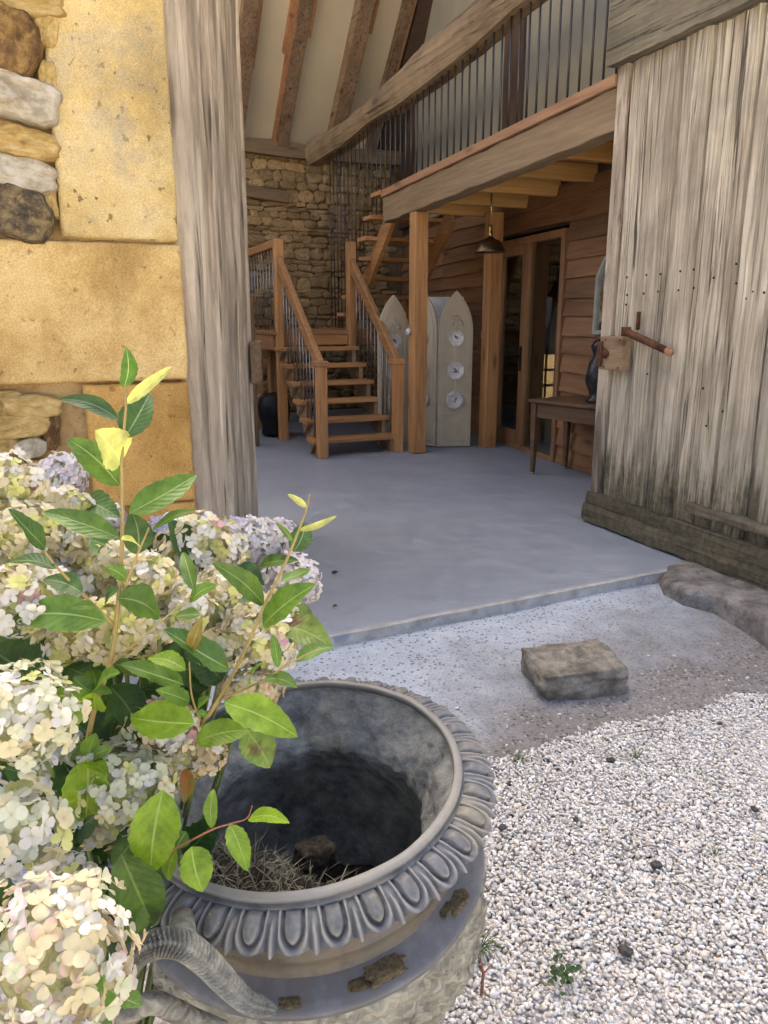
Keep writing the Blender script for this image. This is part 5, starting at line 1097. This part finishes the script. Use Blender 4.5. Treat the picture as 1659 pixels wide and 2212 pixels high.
# larger dark pebbles, twigs, weeds
dk = stone('dark_pebble', (.06, .055, .05), (.12, .11, .10), (.19, .175, .16), 40, rv=(.8, 1.2))
PB = ['largest dark pebble in the gravel, below the stone block', 'dark pebble in the gravel close to the urn rim', 'dark pebble at the right edge of the gravel', 'dark pebble in the gravel near the bottom weed', 'dark pebble in the middle of the gravel', 'small dark pebble right of the urn, in the gravel', 'small dark pebble in the gravel between urn and middle', 'small dark pebble beside the grass tuft at the apron edge', 'small dark pebble in the gravel far right near the apron']
for k, (u, v, s_) in enumerate([(1320, 1640, .018), (1085, 1785, .016), (1630, 1745, .015), (1352, 2050, .02), (1418, 1866, .018), (1100, 1690, .012), (1245, 1770, .014), (1180, 1640, .013), (1555, 1560, .012)]):
    p = gnd(u, v, GZ + .01); o = rock('pebble', (s_ * 1.6, s_ * 1.1, s_ * .8), (p.x, p.y, GZ + .006), k * 47, dk, 40 + k, 4, .6, .1); tag(o, PB[k], 'pebble', 'dark pebbles in the gravel')
M_twig = wood('dry_twig', (.06, .045, .03), (.16, .12, .08), 'z', 5, knots=False)
for k, (u0, v0, u1, v1, lb) in enumerate([(1365, 1835, 1425, 1828, 'thin dry twig lying flat on the gravel in the middle'), (1450, 1905, 1500, 1925, 'short dark twig on the gravel near the right edge'), (1330, 1590, 1440, 1574, 'long thin curved twig on the gravel near the apron'), (1425, 2058, 1480, 2085, 'dark stick on the gravel near the bottom right')]):
    a, b = gnd(u0, v0, GZ + .014), gnd(u1, v1, GZ + .014); m_ = (a + b) / 2 + Vector((.004, .006, .002)); tag(MB().tube(cr([a, m_, b], 4), [.0012] * 4 + [.0018] * 5, 6).build('twig', M_twig, None, True), lb, 'twig')
M_grass = leafmat('grass_blade', (.05, .10, .02), (.10, .17, .04), (.14, .2, .06), vein=0); M_weed = leafmat('weed_leaf', (.035, .075, .022), (.06, .11, .035), (.1, .15, .06), vein=.2)
def tuft(u, v, n, L, lab, mt=M_grass):
    p = gnd(u, v, GZ); o = thing('grass_tuft', lab, 'grass', (p.x, p.y, GZ)); rr = random.Random(int(u)); m = MB()
    for k in range(n):
        a = rr.uniform(0, 6.28); l_ = L * rr.uniform(.5, 1.1); d = Vector((math.cos(a), math.sin(a), 0)); s_ = Vector((-d.y, d.x, 0)) * .0013; b = d * rr.uniform(0, .012); h = rr.uniform(.35, .95)
        q = [b, b + d * l_ * .25 + Vector((0, 0, l_ * h * .55)), b + d * l_ * .6 + Vector((0, 0, l_ * h * .8)), b + d * l_ + Vector((0, 0, l_ * h * .65))]
        m.add([q[0] - s_, q[0] + s_, q[1] + s_, q[1] - s_, q[2] + s_ * .7, q[2] - s_ * .7, q[3]], [(0, 1, 2, 3), (3, 2, 4, 5), (5, 4, 6)]); m.uv += [(.3, .2)] * 7
    m.build('blades', mt, o)
tuft(1120, 1648, 26, .055, 'grass tuft at the apron edge right of the urn'); tuft(1375, 1640, 14, .045, 'small grass tuft near the stone block, in the gravel'); tuft(1035, 2050, 34, .075, 'grass tuft against the right side of the urn', M_grass); tuft(1545, 1848, 8, .03, 'sparse grass blades in the gravel at the right')
p = gnd(1215, 2120, GZ); wd = thing('weed', 'dark green leafy weed in the gravel at the bottom', 'weed', (p.x, p.y, GZ)); rr = random.Random(9)
for k in range(30):
    a = rr.uniform(0, 6.28); r_ = rr.uniform(.0, .04); b = Vector((math.cos(a) * r_, math.sin(a) * r_ * 1.2, rr.uniform(.01, .035))); leaf('leaf', Vector((p.x, p.y, GZ)) + b, Vector((p.x, p.y, GZ)) + b + Vector((math.cos(a) * .016, math.sin(a) * .016, rr.uniform(-.004, .01))), .011, M_weed, None, n=4, serr=0)
for o in [o for o in C.objects if o.name.startswith('leaf') and o.parent is None]:
    o.parent = wd; o.location = (-p.x, -p.y, -GZ)
p = gnd(1040, 2150, GZ); o = thing('dry_stalk', 'short reddish dry stalk sticking out of the gravel beside the urn', 'stalk', (p.x, p.y, GZ))
MB().tube([(0, 0, 0), (.004, .01, .05), (-.004, .014, .09)], [.004, .0035, .002], 7).build('stalk', M_stemr, o, True); MB().tube([(.004, .01, .05), (.03, .02, .075)], [.002, .001], 6).build('side_shoot', M_stemr, o, True)
M_litter = simple('dry_leaf', (.05, .035, .025), .8, var=.3, sc=60); M_litter2 = simple('orange_dry_leaf', (.42, .17, .06), .8, var=.3, sc=60)
for (u, v, z, mt, L, lb) in [(716, 1237, .0, M_litter, .035, 'tiny dark dry leaf on the barn floor, farther from the slab edge'), (718, 1311, .0, M_litter, .028, 'tiny dark dry leaf on the barn floor close to the slab edge'), (1424, 1256, -.045, M_litter2, .06, 'orange dry leaf lying against the corner of the slab and threshold stone')]:
    p = gnd(u, v, z + .008); q = p + Vector((L, .3 * L, .006)); o = leaf('fallen_leaf', p, q, L * .5, mt, None, n=6); tag(o, lb, 'leaf')
